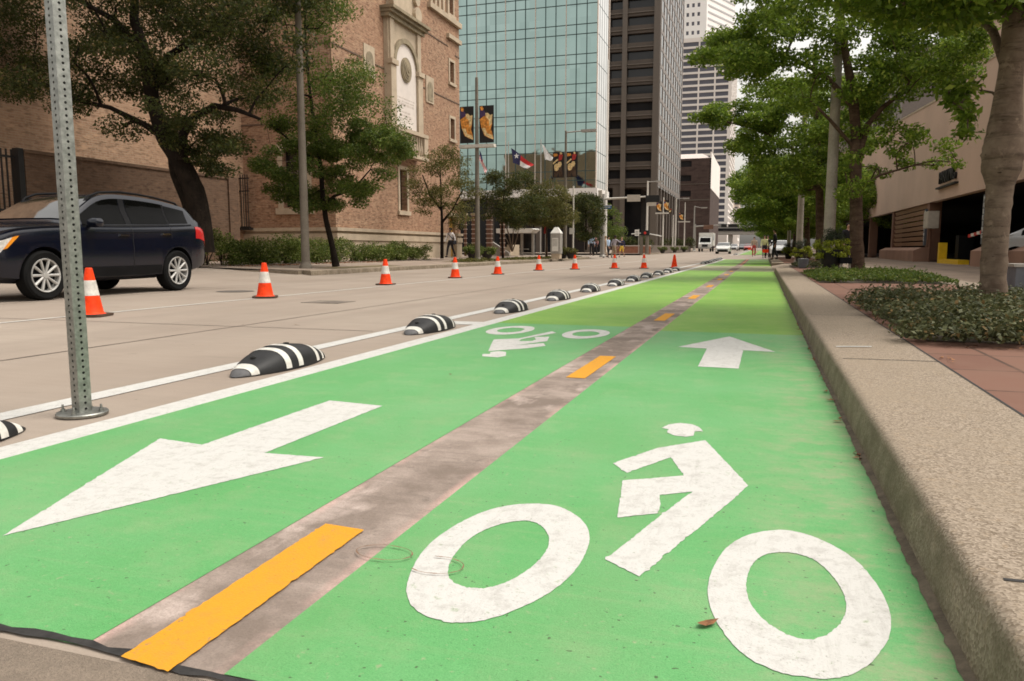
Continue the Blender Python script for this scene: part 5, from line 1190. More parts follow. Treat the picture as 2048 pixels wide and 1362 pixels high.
suv = dict(L=4.65, cat='car', wr=0.37, track=0.80, wheels=(0.87, 3.68), spokes=10, tumble=0.34,
    top=[(0, 0.80), (0.05, 0.93), (0.15, 1.02), (0.5, 1.09), (1.0, 1.13), (1.25, 1.16), (1.35, 1.20), (1.7, 1.41), (2.05, 1.60), (2.35, 1.67), (2.8, 1.68), (3.4, 1.645), (3.9, 1.58), (4.18, 1.52), (4.38, 1.36), (4.52, 1.16), (4.60, 0.96), (4.65, 0.8)],
    wid=[(0, 0.66), (0.05, 0.76), (0.2, 0.85), (0.5, 0.91), (1.0, 0.93), (2.3, 0.94), (3.6, 0.935), (4.2, 0.89), (4.5, 0.83), (4.62, 0.76), (4.65, 0.7)],
    belt=[(0, 0.9), (0.5, 1.02), (1.3, 1.08), (2.5, 1.11), (3.6, 1.15), (4.3, 1.18), (4.65, 1.12)],
    bot=[(0, 0.42), (0.05, 0.36), (0.3, 0.28), (0.8, 0.25), (3.6, 0.26), (4.3, 0.34), (4.6, 0.44), (4.65, 0.5)],
    xs=[0, 0.02, 0.05, 0.1, 0.16] + lin(0.25, 1.2, 10) + lin(1.2, 2.2, 16) + lin(2.2, 4.0, 18) + lin(4.0, 4.5, 10) + [4.5, 4.54, 4.58, 4.61, 4.635, 4.65],
    side_glass=[('front_side_window', 1.62, 2.52, 8.15, 9.95), ('rear_side_window', 2.66, 3.50, 8.15, 9.95), ('quarter_window', 3.56, 4.07, 8.2, 9.85)],
    end_glass=[('windscreen', 1.40, 2.05), ('rear_window', 4.26, 4.5)],
    lights=[('headlight', 0.05, 0.37, 4.75, 6.0, 'lens_c'), ('turn_signal', 0.37, 0.47, 5.0, 6.0, 'lens_a'), ('tail_light', 4.22, 4.63, 4.8, 6.9, 'lens_r')],
    trims=[('sill_trim', 1.3, 3.25, 2.05, 3.05, 'trim'), ('wing_vent', 1.36, 1.5, 4.2, 4.5, 'chrome'), ('door_seam', 2.585, 2.597, 3.0, 8.0, 'black'), ('door_seam', 1.50, 1.512, 3.0, 7.6, 'black'), ('door_seam', 3.52, 3.532, 5.0, 8.0, 'black'), ('pillar_trim', 2.53, 2.65, 8.15, 9.95, 'trim'), ('pillar_trim', 3.505, 3.555, 8.15, 9.95, 'trim'), ('window_trim', 1.6, 4.16, 7.95, 8.12, 'trim'), ('shoulder_line', 1.8, 4.2, 5.9, 6.02, 'trim')],
    mirror=(1.72, 0.96, 1.17), handles=(2.4, 3.38))
o = car('parked_suv', 'dark blue SUV facing left at the far kerb behind the post', suv, M['car_blue'])
for s_ in (-1, 1):
    mb = MB(); mb.tube([(x - 2.325, s_ * (0.66 - 0.02 * abs(x - 3)), interp(suv['top'], x) + (0.028 if 1.95 < x < 4.0 else -0.02)) for x in (1.9, 1.98, 2.2, 2.6, 3.0, 3.4, 3.8, 3.98, 4.05)], 0.02, 8); mb.build('roof_rail', M['trim'], o, smooth=50, world=False)
o.location = (-11.02, 10.14, 0.0); o.rotation_euler = (0, 0, R(90 + 1.6))
sedan = dict(L=4.6, wr=0.32, track=0.76, wheels=(0.9, 3.6), spokes=5, tumble=0.36,
    top=[(0, 0.62), (0.05, 0.72), (0.2, 0.79), (0.8, 0.9), (1.3, 0.97), (1.4, 1.0), (1.8, 1.22), (2.2, 1.40), (2.7, 1.44), (3.2, 1.38), (3.7, 1.15), (3.9, 1.06), (4.4, 1.0), (4.55, 0.92), (4.6, 0.75)],
    wid=[(0, 0.62), (0.1, 0.76), (0.5, 0.87), (1.2, 0.9), (3.4, 0.9), (4.2, 0.86), (4.5, 0.78), (4.6, 0.7)], belt=[(0, 0.7), (0.8, 0.86), (2, 0.93), (4, 0.98), (4.6, 0.9)],
    bot=[(0, 0.36), (0.1, 0.28), (0.5, 0.22), (3.8, 0.22), (4.5, 0.32), (4.6, 0.4)], xs=[0, 0.03, 0.08, 0.15] + lin(0.3, 1.3, 7) + lin(1.3, 2.3, 9) + lin(2.3, 3.2, 6) + lin(3.2, 4.0, 7) + [4.0, 4.3, 4.45, 4.53, 4.58, 4.6],
    side_glass=[('front_side_window', 1.7, 2.55, 8.15, 9.95), ('rear_side_window', 2.65, 3.5, 8.15, 9.95)], end_glass=[('windscreen', 1.42, 2.12), ('rear_window', 3.25, 3.8)],
    lights=[('headlight', 0.04, 0.4, 4.9, 6.6, 'lens_c'), ('tail_light', 4.4, 4.58, 5.0, 6.6, 'lens_r')], trims=[('grille', 0.0, 0.012, 3.0, 4.6, 'black')])
FG = 'vehicles far down the street'
mk = lambda nm, lb, paint_, x, y, rz, grp=FG: (lambda q: (setattr(q, 'location', (x, y, zg(y))), setattr(q, 'rotation_euler', (0, 0, R(rz))), q)[2])(car(nm, lb, sedan, paint_, grp))
p_ = at(1447, 499, 100)
wc = mk('white_sedan', 'white car coming toward the camera in the middle lane', M['car_white'], p_.x, 100, 90)
for (px_, yy, mt, lb, rz) in ((1467, 170, 'car_silver', 'silver car behind the white car, far off', 90), (1485, 185, 'car_dark', 'dark car far down the middle of the street', 90), (1496, 175, 'car_red', 'red car far off near the end of the green lane', 90), (1558, 70, 'car_white', 'pale car waiting by the crossing on the right', 90)):
    q = at(px_, 499, yy); mk('distant_car', lb, M[mt], q.x, yy, rz)
q = at(2046, 490, 26); c_ = mk('garage_car', 'silver car nose just visible inside the garage opening', M['car_silver'], q.x + 1.7, 27, 140, None); c_.location.z = 0.16
# box truck
bq = at(1411, 499, 140); bz = zg(140)
tk = thing('box_truck', (bq.x, 140, bz), 'white box truck stopped at the left kerb in the distance', 'truck', FG)
mb = MB(); mb.prism([(-1.05, -2.3, 0.7), (-1.05, -2.3, 1.35), (-1.05, -1.35, 1.6), (-1.05, -0.8, 2.5), (-1.05, 0.2, 2.6), (-1.05, 0.2, 0.7)], (2.1, 0, 0)); mb.build('cab', M['car_white'], tk, world=False)
mb = MB(); mb.box(-1.22, 1.22, 0.35, 6.6, 1.05, 3.3); mb.build('cargo_box', M['white_p'], tk, world=False)
mb = MB(); mb.prism([(-0.9, -1.36, 1.65), (0.9, -1.36, 1.65), (0.85, -0.84, 2.42), (-0.85, -0.84, 2.42)], (0, -0.03, 0.01)); mb.build('windscreen', M['car_glass'], tk, world=False)
mb = MB(); mb.box(-0.5, 0.5, -2.34, -2.305, 0.85, 1.25); mb.build('grille', M['black'], tk, world=False)
mb = MB(); mb.box(-1.0, 1.0, -2.45, -2.35, 0.5, 0.75); mb.build('bumper', M['steel'], tk, world=False)
mb = MB(); mb.box(-0.6, 0.6, 0.0, 6.4, 0.6, 1.04); mb.build('chassis', M['black'], tk, world=False)
for (n0, x_) in (('headlight', -0.8), ('headlight', 0.8)): mb = MB(); mb.lathe([(0.001, -0.03), (0.12, -0.02), (0.12, 0.02)], (x_, -2.31, 1.05), 12, axis='y'); mb.build(n0, M['lens_c'], tk, world=False)
mb = MB(); mb.prism([(-1.226, 1.2, 2.0), (-1.226, 2.6, 2.0), (-1.226, 2.9, 3.0), (-1.226, 2.0, 3.1), (-1.226, 1.4, 2.6)], (-0.004, 0, 0)); mb.v = [(-v[0], v[1], v[2]) for v in mb.v]; mb.build('side_emblem', M['blue_sign'], tk, world=False)
for y in (-1.4, 5.0):
    for x_ in (-0.95, 0.95): mb = MB(); mb.lathe([(0.22, -0.14), (0.42, -0.14), (0.45, 0), (0.42, 0.14), (0.22, 0.14)], (x_, y, 0.45), 20, axis='x'); mb.build('wheel', M['tyre'], tk, world=False)

# ------------------------------------------------------------------ poles, signals, banners, flags
def pole(name, base, top_z, r0, r1, mat, label, cat='lamp post', group=None, lamp=None, foot=True):
    t = thing(name, base, label, cat, group); b_ = Vector(base)
    mb = MB(); n_ = 8; mb.tube([b_ + Vector((0, 0, (top_z - b_.z) * k / n_)) for k in range(n_ + 1)], [r0 + (r1 - r0) * k / n_ for k in range(n_ + 1)], 14); mb.build('shaft', mat, t, smooth=50)
    if foot: mb = MB(); mb.lathe([(r0 * 1.5, 0), (r0 * 1.5, 0.06), (r0 * 1.25, 0.12), (r0 * 1.05, 0.2)], base, 14); mb.build('base_collar', mat, t, smooth=50)
    if lamp:
        L, dz = lamp; tp = Vector((b_.x, b_.y, top_z - 0.1))
        mb = MB(); mb.tube([tp, tp + Vector((L * 0.55, 0, dz))], [0.05, 0.04], 8); mb.build('arm', M['steel'], t, smooth=50)
        mb = MB(); c_ = tp + Vector((L * 0.8, 0, dz)); mb.box(c_.x - L * 0.26, c_.x + L * 0.26, c_.y - 0.15, c_.y + 0.15, c_.z - 0.08, c_.z + 0.08); hd = mb.build('lamp_head', M['steel'], t)
        mb = MB(); mb.box(c_.x - L * 0.2, c_.x + L * 0.2, c_.y - 0.11, c_.y + 0.11, c_.z - 0.1, c_.z - 0.083); mb.build('lens', M['lens_c'], hd)
    return t
q = at(612, 541, 20.9); pole('concrete_lamp_post', (q.x, 20.9, 0.16), 11.5, 0.135, 0.075, M['pole'], 'tall plain concrete pole rising out of frame beside the crooked oak', lamp=(2.2, 0.2))
q = at(1657, 499, 21.6); pole('pale_lamp_post', (q.x, 21.6, 0.15), 7.2, 0.15, 0.10, M['pole_p'], 'thick pale lamp post rising behind the big planter', 'lamp post', 'pale lamp posts on the right', (2.0, 0.2))
q = at(1598, 499, 34.5); pole('pale_lamp_post', (q.x, 34.5, 0.15), 7.6, 0.14, 0.09, M['pole_p'], 'second pale lamp post from the right, beside the small planter', 'lamp post', 'pale lamp posts on the right', (2.0, 0.2))
q = at(1577, 499, 53); pole('pale_lamp_post', (q.x, 53, 0.17), 7.6, 0.12, 0.08, M['pole_p'], 'slim far pale lamp post, third along the right kerb', 'lamp post', 'pale lamp posts on the right', (2.0, 0.2))

def banner(parent, cx, y, zc, w_, h_, kind):
    mb = MB(); mb.box(cx - w_ / 2, cx + w_ / 2, y - 0.012, y + 0.012, zc - h_ / 2, zc + h_ / 2); b_ = mb.build('banner', M['ban_black'], parent)
    X = lambda u, v: (cx - w_ / 2 + u * w_, y - 0.014, zc + h_ / 2 - v * h_)
    def blob(nm, mt, polys, d=0.0):
        m_ = MB()
        for pl in polys: m_.add([(a, b2 - d, c2) for a, b2, c2 in [X(*q) for q in pl]], [tuple(range(len(pl)))])
        m_.build(nm, M[mt], b_, fix=False)
    if kind == 'horse':
        blob('horse_print', 'ban_orange', [[(0.02, 0.36), (0.3, 0.28), (0.5, 0.22), (0.72, 0.26), (0.9, 0.3), (0.88, 0.5), (0.8, 0.62), (0.9, 0.75), (0.98, 0.9), (0.7, 0.88), (0.35, 0.8), (0.15, 0.6)]])
        blob('mane_print', 'ban_tan', [[(0.42, 0.2), (0.6, 0.2), (0.75, 0.26), (0.92, 0.24), (0.86, 0.5), (0.7, 0.56), (0.66, 0.4), (0.45, 0.3)], [(0.15, 0.6), (0.4, 0.6), (0.55, 0.75), (0.9, 0.8), (0.95, 0.92), (0.4, 0.8)]], 0.002)
        blob('rider_print', 'purple', [[(0.02, 0.12), (0.28, 0.1), (0.45, 0.2), (0.4, 0.27), (0.05, 0.32)]], 0.001); blob('hat_print', 'ban_orange', [[(0.06, 0.02), (0.22, 0.02), (0.3, 0.08), (0.24, 0.14), (0.1, 0.12)]], 0.003)
    else:
        blob('player_print', 'ban_red', [[(0.55, 0.1), (0.75, 0.06), (0.9, 0.12), (0.8, 0.3), (0.5, 0.35)]], 0.001)
        blob('trouser_print', 'bark_brown', [[(0.1, 0.98), (0.2, 0.62), (0.8, 0.55), (0.9, 0.98), (0.6, 0.98), (0.5, 0.8), (0.4, 0.98)]], 0.0005); blob('instrument_print', 'ban_tan', [[(0.12, 0.62), (0.14, 0.5), (0.3, 0.44), (0.42, 0.46), (0.52, 0.38), (0.74, 0.38), (0.8, 0.48), (0.7, 0.58), (0.56, 0.6), (0.5, 0.7), (0.32, 0.74), (0.18, 0.72)], [(0.0, 0.42), (0.4, 0.26), (0.5, 0.3), (0.05, 0.47)], [(0.6, 0.02), (0.75, 0.0), (0.85, 0.06), (0.7, 0.1)]], 0.002); blob('warm_print', 'ban_orange', [[(0.05, 0.05), (0.4, 0.06), (0.45, 0.14), (0.1, 0.18)]], 0.001)
def banner_pole(px_, Y, top_py, ban, bar_py, label, kind, r=0.11, lamp=None, base_z=0.17):
    q = at(px_, 499, Y); tz = at(px_, top_py, Y).z
    t = pole('banner_pole', (q.x, Y, base_z + zg(Y)), tz, r, r * 0.55, M['pole'] if Y < 60 else M['pole_w'], label, 'banner pole', 'banner poles on the left pavement', lamp)
    for (x0, x1, y0, y1) in ban:
        a, b_ = at(x0, y0, Y), at(x1, y1, Y); banner(t, (a.x + b_.x) / 2, Y - 0.02, (a.z + b_.z) / 2, abs(b_.x - a.x), abs(a.z - b_.z), kind)
    if bar_py:
        x0, x1, y_ = bar_py; a, b_ = at(x0, y_, Y), at(x1, y_, Y); mb = MB(); mb.box(a.x, b_.x, Y - 0.16, Y + 0.16, a.z - 0.05, a.z + 0.1); mb.build('shelf_bar', M['pole_w'], t)
    return t
banner_pole(955, 36, 155, [(920, 948, 214, 286), (959, 988, 212, 285)], (920, 990, 295), 'tall pole with two black and orange horse rider banners', 'horse', 0.13)
banner_pole(1130, 52, 262, [(1106, 1128, 305, 355), (1133, 1155, 304, 354)], None, 'lamp pole with two dark red guitar player banners', 'music', 0.13, (2.0, 0.05))
banner_pole(1325, 95, 395, [(1313, 1323, 403, 424), (1327, 1338, 400, 423)], (1311, 1337, 427), 'far pole with a pair of orange banners past the signal', 'horse', 0.11)
banner_pole(1368, 120, 405, [(1358, 1367, 426, 441)], (1356, 1380, 444), 'farther pole with a single orange banner', 'horse', 0.11)
banner_pole(1345, 108, 430, [(1337, 1344, 417, 427)], None, 'farther slim pole with a small yellow banner', 'music', 0.1)
q = at(1293, 499, 84); pole('street_lamp', (q.x, 84, 0.32), at(1293, 362, 84).z, 0.13, 0.09, M['pole_w'], 'pale street lamp with short arm beyond the crossing', 'street lamp', 'far street lamps', (1.6, 0.02))
q = at(1350, 499, 118); pole('street_lamp', (q.x, 118, 0.45), at(1350, 396, 118).z, 0.12, 0.08, M['pole_w'], 'thin far street lamp left of the brown block', 'street lamp', 'far street lamps', (1.8, 0.02))
q = at(1387, 499, 132); pole('street_lamp', (q.x, 132, 0.5), at(1387, 412, 132).z, 0.15, 0.1, M['steel'], 'far street lamp before the brown block, by the truck', 'street lamp', 'far street lamps', (1.9, -0.2))
q = at(1146, 499, 49); t = pole('parking_sign_post', (q.x, 49, 0.17), at(1146, 372, 49).z, 0.06, 0.05, M['pole_w'], 'slim pale post with small sign right of the kiosk', 'sign post')
a = at(1146, 462, 49); mb = MB(); mb.box(a.x - 0.22, a.x + 0.1, 48.9, 48.93, a.z - 0.2, a.z + 0.2); mb.build('sign_plate', M['white_p'], t)
q = at(1091, 499, 50); t = pole('bus_stop_post', (q.x, 50, 0.17), at(1091, 450, 50).z, 0.035, 0.035, M['pole_w'], 'thin post with small red and white sign left of the kiosk', 'sign post')
a = at(1091, 459, 50); mb = MB(); mb.box(a.x - 0.09, a.x + 0.09, 49.93, 49.96, a.z - 0.28, a.z + 0.28); mb.build('sign_plate', M['ban_red'], t)
# traffic signal mast at the corner
SY = 60
q = at(1205, 499, SY); sb_ = (q.x, SY, 0.16)
ts = pole('signal_mast', sb_, at(1205, 388, SY).z, 0.17, 0.14, M['steel'], 'traffic signal mast arm with black signal heads seen from behind', 'traffic signal')
a, b_ = at(1208, 398, SY), at(1318, 392, SY); mb = MB(); mb.tube([a, a.lerp(b_, 0.5), b_], [0.09, 0.07, 0.05], 10); mb.build('mast_arm', M['pole_w'], ts, smooth=50)
a = at(1292, 391, SY); b_ = at(1319, 405, SY); mb = MB(); mb.box(a.x, b_.x, SY - 0.12, SY + 0.12, b_.z, a.z); sh = mb.build('signal_head', M['black'], ts)
mb = MB()
for k in range(3): mb.tube([(a.x + 0.17 + k * 0.33, SY + 0.12, (a.z + b_.z) / 2), (a.x + 0.17 + k * 0.33, SY + 0.32, (a.z + b_.z) / 2 - 0.02)], 0.11, 10)
mb.build('visor', M['black'], sh)
for x0, x1, y0, y1 in ((1255, 1281, 390, 403), (1295, 1313, 405, 412)): a, b_ = at(x0, y0, SY), at(x1, y1, SY); mb = MB(); mb.box(a.x, b_.x, SY - 0.16, SY - 0.13, b_.z, a.z); mb.build('sign_plate', M['box_w'], ts)
a, b_ = at(1198, 381, SY), at(1205, 397, SY); mb = MB(); mb.box(a.x, b_.x, SY - 0.3, SY - 0.1, b_.z, a.z); mb.build('camera_box', M['box_w'], ts)
a, b_ = at(1204, 411, SY), at(1224, 418, SY); mb = MB(); mb.box(a.x, b_.x, SY - 0.23, SY - 0.2, b_.z, a.z); nb = mb.build('street_name_plate', M['blue_sign'], ts)
mb = MB(); mb.box(a.x, b_.x, SY - 0.235, SY - 0.232, a.z - 0.03, a.z + 0.02)
u = a.x + 0.12
while u < b_.x - 0.1: mb.box(u, u + 0.05, SY - 0.236, SY - 0.232, a.z - 0.19, a.z - 0.1); u += 0.075
mb.build('worn_lettering', M['white_p'], nb)
a, b_ = at(1185, 458, SY), at(1199, 465, SY); mb = MB(); mb.box(a.x, sb_[0] - 0.14, SY - 0.12, SY + 0.1, b_.z, a.z); mb.build('pedestrian_signal', M['black'], ts)
# second, distant signal
SY2 = 134
q = at(1389, 499, SY2); ts2 = pole('signal_mast', (q.x, SY2, 0.5), at(1389, 448, SY2).z, 0.17, 0.14, M['steel'], 'distant signal mast arm reaching over the street beside the truck', 'traffic signal')
a, b_ = at(1389, 453, SY2), at(1462, 449, SY2); mb = MB(); mb.tube([a, b_], [0.12, 0.08], 8); mb.build('mast_arm', M['steel'], ts2)
for x_ in (1448, 1462, 1473): a = at(x_, 451, SY2); mb = MB(); mb.box(a.x - 0.45, a.x + 0.45, SY2 - 0.15, SY2 + 0.1, a.z - 0.3, a.z + 0.25); mb.build('signal_head', M['black'], ts2)
a = at(1417, 451, SY2); mb = MB(); mb.box(a.x - 0.8, a.x + 0.8, SY2 - 0.1, SY2 - 0.07, a.z - 0.6, a.z + 0.1); mb.build('orange_sign', M['garage_b'], ts2)
# short signal with red lamp
q = at(1290, 499, 83); t = pole('pedestal_signal', (q.x - 0.4, 83, 0.3), at(1290, 470, 83).z, 0.2, 0.2, M['pole'], 'short twin pedestal carrying a dark signal with red lamp', 'traffic signal', foot=False)
a = at(1291, 466, 83); mb = MB(); mb.box(a.x - 0.45, a.x + 0.45, 82.7, 83.1, a.z - 0.25, a.z + 0.28); mb.build('signal_head', M['black'], t); mb = MB(); mb.lathe([(0.001, -0.01), (0.14, 0), (0.14, 0.05)], (a.x, 82.65, a.z), 12, axis='y'); mb.build('red_lamp', M['red'], t)
mb = MB(); mb.tube([(q.x + 0.2, 83, 0.3), (q.x + 0.2, 83, a.z - 0.25)], 0.2, 10); mb.build('shaft', M['pole'], t); mb = MB(); mb.tube([(a.x - 1.5, 83, a.z - 0.1), (a.x - 0.45, 83, a.z)], 0.05, 6); mb.build('side_arm', M['white_p'], t); mb = MB(); mb.tube([(a.x + 0.45, 83, a.z - 0.1), (a.x + 1.7, 83, a.z - 0.35)], 0.05, 6); mb.build('side_arm', M['white_p'], t)
q = at(1277, 499, 82.5); t = pole('regulatory_sign', (q.x, 82.5, 0.3), at(1277, 458, 82.5).z, 0.04, 0.04, M['steel'], 'white rectangular road sign on a thin post by the brick planter', 'road sign')
a = at(1274, 465, 82.5); mb = MB(); mb.box(a.x - 0.22, a.x + 0.22, 82.4, 82.43, a.z - 0.35, a.z + 0.3); mb.build('sign_plate', M['white_p'], t); mb = MB()
for k in range(3): mb.box(a.x - 0.15, a.x + 0.15, 82.392, 82.398, a.z - 0.22 + k * 0.15, a.z - 0.17 + k * 0.15)
mb.build('worn_lettering', M['trim'], t)
# flag poles and flags in front of the glass tower
def flagpole(px_, Y, top_py, label, mat=None, r=0.07):
    q = at(px_, 499, Y); return pole('flag_pole', (q.x, Y, 0.3), at(px_, top_py, Y).z, r, r * 0.6, mat or M['steel'], label, 'flag pole', 'flag poles before the glass tower', foot=True)
def cloth(name, quad, nu, nv, colf, mats, label, wave=0.12):
    A, B, C_, D = [Vector(q) for q in quad]; mb = MB()
    P = lambda u, v: A.lerp(B, u).lerp(D.lerp(C_, u), v) + Vector((0, math.sin(u * 9 + v * 3) * wave, math.sin(u * 7) * wave * 0.4))
    for i in range(nu):
        for j in range(nv): mb.quad(P(i / nu, j / nv), P((i + 1) / nu, j / nv), P((i + 1) / nu, (j + 1) / nv), P(i / nu, (j + 1) / nv), colf((i + 0.5) / nu, (j + 0.5) / nv))
    return tag(mb.build(name, mats, fix=False), label, 'flag', 'flags before the glass tower')
FY = 80
for x_, ty_, lb in ((958, 285, 'flag pole with the striped flag, behind the banner pole'), (1017, 283, 'flag pole with the lone star flag'), (1081, 279, 'flag pole carrying the plain white flag')): flagpole(x_, FY, ty_, lb)
flagpole(1211, 78, 120, 'tall white flag pole standing before the bronze tower', M['white_p'], 0.12)
fm = [M['navy_cloth'], M['white_cloth'], M['red_cloth']]
cloth('striped_flag', [at(959, 300, FY), at(974, 342, FY), at(972, 350, FY), at(958, 318, FY)], 14, 13, lambda u, v: 0 if (u < 0.42 and v < 0.55) else (2 if int(u * 14) % 2 == 0 else 1), fm, 'drooping red and white striped flag with blue corner')
stx = cloth('lone_star_flag', [at(1022, 296, FY), at(1068, 330, FY), at(1056, 338, FY), at(1026, 326, FY)], 18, 10, lambda u, v: 0 if u < 0.42 else (1 if v > 0.5 else 2), fm, 'blue white and red lone star flag blowing from its pole')
a = at(1033, 312, FY - 0.25); mb = MB(); mb.add([(a.x + r_ * math.sin(k * math.pi / 5), a.y, a.z + r_ * math.cos(k * math.pi / 5)) for k in range(10) for r_ in [0.33 if k % 2 == 0 else 0.13]], [tuple(range(10))]); st_ = mb.build('star', M['white_cloth'], stx, fix=False)
cloth('white_flag', [at(1084, 288, FY), at(1106, 316, FY), at(1105, 321, FY), at(1090, 320, FY)], 12, 8, lambda u, v: 1, fm, 'plain white flag hanging from its pole')

# ------------------------------------------------------------------ street furniture on the left
ky = 46; q = at(1113, 499, ky); kx = q.x
t = thing('information_kiosk', (kx, ky, 0.2), 'white four sided information kiosk with pointed cap', 'kiosk')
mb = MB(); mb.box(kx - 0.26, kx + 0.26, ky - 0.26, ky + 0.26, 0.18, 0.5); mb.build('base', M['lime_stone'], t)
mb = MB(); mb.box(kx - 0.3, kx + 0.3, ky - 0.3, ky + 0.3, 0.5, 1.72); mb.build('kiosk_body', M['steel'], t)
mb = MB(); mb.prism([(kx - 0.31, ky - 0.31, 1.72), (kx + 0.31, ky - 0.31, 1.72), (kx + 0.31, ky + 0.31, 1.72), (kx - 0.31, ky + 0.31, 1.72)], (0, 0, 0.03)); mb.add([(kx - 0.31, ky - 0.31, 1.752), (kx + 0.31, ky - 0.31, 1.752), (kx + 0.31, ky + 0.31, 1.752), (kx - 0.31, ky + 0.31, 1.752), (kx - 0.1, ky - 0.1, 2.1), (kx + 0.1, ky - 0.1, 2.1), (kx + 0.1, ky + 0.1, 2.1), (kx - 0.1, ky + 0.1, 2.1)], [(0, 1, 5, 4), (1, 2, 6, 5), (2, 3, 7, 6), (3, 0, 4, 7), (4, 5, 6, 7)]); mb.build('pointed_cap', M['white_p'], t)
mb = MB(); mb.box(kx - 0.2, kx + 0.18, ky - 0.315, ky - 0.302, 0.65, 1.45); pn = mb.build('notice_panel', M['white_p'], t)
mb = MB()
for r_ in range(6):
    for c_ in range(4): mb.box(kx - 0.16 + c_ * 0.08, kx - 0.105 + c_ * 0.08, ky - 0.32, ky - 0.316, 0.95 + r_ * 0.075, 1.0 + r_ * 0.075)
mb.build('worn_lettering', M['steel'], pn)
by_ = 57; q = at(1042, 499, by_)
t = thing('bus_shelter', (q.x, by_, 0.35), 'pale flat roofed shelter with grey posts beside the pale trunks', 'shelter')
a, b_ = at(1000, 459, by_), at(1074, 466, by_); mb = MB(); mb.prism([(a.x, by_ - 0.9, b_.z), (b_.x - 0.3, by_ - 0.9, b_.z), (b_.x, by_ - 0.9, a.z - 0.02), (b_.x - 0.15, by_ - 0.9, a.z + 0.05), (a.x, by_ - 0.9, a.z + 0.05)], (0, 1.8, 0)); mb.build('roof', M['white_p'], t)
for x_ in (1005, 1044, 1066): p_ = at(x_, 470, by_); mb = MB(); mb.box(p_.x - 0.09, p_.x + 0.09, by_ - 0.09, by_ + 0.09, 0.3, b_.z - 0.003); mb.build('post', M['steel'], t)
mb = MB(); mb.box(a.x + 0.1, b_.x - 0.3, by_ + 0.62, by_ + 0.66, 0.5, b_.z - 0.1); mb.build('rear_panel', M['glass_tint'], t)
p0 = at(1010, 490, by_); mb = MB(); mb.box(p0.x, p0.x + 1.8, by_ + 0.1, by_ + 0.5, 0.75, 0.82); mb.build('bench', M['steel'], t)
# striped gate piers beside the library
for i, x_ in enumerate((931, 949, 979, 1005)):
    Y = 50 + (0 if i < 2 else 2.0); p_ = at(x_, 499, Y); zt_ = at(x_, 430, Y).z
    t = thing('banded_gate_pier', (p_.x, Y, 0.3), ('banded brick and stone pier nearest the library corner', 'second banded pier, just behind the banner pole', 'third banded pier, left of the stair', 'rightmost banded pier beside the stair ramp')[i], 'gate pier', 'banded piers beside the library')
    n_ = 9; w2 = (0.07, 0.14, 0.17, 0.13)[i]; dz = (zt_ - 0.3) / n_
    m1 = MB(); m1.box(p_.x - w2, p_.x + w2, Y - w2, Y + w2, 0.3, zt_ - 0.003); m1.build('brick_shaft', M['garage_b'], t)
    for k in range(n_): z = 0.3 + dz * k; m2 = MB(); m2.box(p_.x - w2 - 0.03, p_.x + w2 + 0.03, Y - w2 - 0.03, Y + w2 + 0.03, z + dz * 0.8, z + dz - 0.005); m2.build('stone_band', M['pale2'], t)
    m3 = MB(); w2 += 0.06; m3.prism([(p_.x - w2, Y - w2, zt_), (p_.x + w2, Y - w2, zt_), (p_.x + w2, Y + w2, zt_), (p_.x - w2, Y + w2, zt_)], (0, 0, 0.12)); m3.build('cap', M['lime_stone'], t)
p_ = at(1000, 499, 52); t = thing('stair_ramp', (p_.x, 52.5, 0.3), 'grey stair with sloping side wall beside the banded piers', 'stairs')
mb = MB(); a, b_ = at(985, 490, 53), at(1018, 503, 53); mb.prism([(a.x, 53, 0.3), (b_.x, 53, 0.3), (b_.x, 53, 0.5), (a.x, 53, 1.3)], (0, 0.3, 0)); mb.build('side_wall', M['steel'], t)
mb = MB()
for k in range(5): mb.box(a.x + k * 0.25, b_.x, 53.32, 55.5, 0.3 + k * 0.16, 0.46 + k * 0.16)
mb.build('steps', M['lime_stone'], t)
def planter(x, y, z, r, h_, label, group, plants, seed, grassy=True):
    t = thing('bowl_planter', (x, y, z), label, 'planter', group)
    mb = MB(); mb.lathe([(r * 0.45, 0), (r * 0.5, 0.03), (r * 0.8, h_ * 0.6), (r, h_ - 0.04), (r * 1.03, h_), (r * 0.92, h_), (r * 0.88, h_ - 0.08)], (x, y, z), 24, cap=False); mb.lathe([(r * 0.9, h_ - 0.07), (0.01, h_ - 0.06)], (x, y, z), 24, cap=False); mb.build('pot', M['pot'], t, smooth=40)
    rr = random.Random(seed); pf = []
    for k in range(40): a = rr.uniform(0, 6.28); d = r * rr.uniform(0.7, 1.3); pf.append(((x + d * math.cos(a), y + d * math.sin(a), z + h_ + rr.uniform(-0.16, 0.2)), (r * 0.32, r * 0.32, r * 0.25), 60))
    leaves('trailing_leaves', pf, 0.055 * max(1, r / 0.3), M[plants], t, seed)
    if grassy:
        pf = []
        for k in range(30): a = rr.uniform(0, 6.28); d = r * 0.7 * rr.random(); hh = rr.uniform(0.1, 0.45); pf.append(((x + d * math.cos(a) * 1.4, y + d * math.sin(a) * 1.4, z + h_ + hh), (0.1, 0.1, 0.12), 30))
        leaves('dark_grass', pf, 0.1, M['leaf_grass'], t, seed + 1, 0.12, 0.0)
    return t
PG = 'dark bowl planters on the pavements'
q = at(1660, 545, 20.1); planter(q.x, 20.1, 0.15, 0.3, 0.6, 'dark pot with lime trailing plants before the thick lamp post', PG, 'leaf_lime', 3)
q = at(1601, 530, 33.6); planter(q.x, 33.6, 0.15, 0.3, 0.5, 'dark pot with yellow green plants by the second lamp post', PG, 'leaf_lime', 5)
q = at(1576, 530, 51.5); planter(q.x, 51.5, 0.17, 0.32, 0.5, 'small far pot by the slim third lamp post', PG, 'leaf_lime', 6)
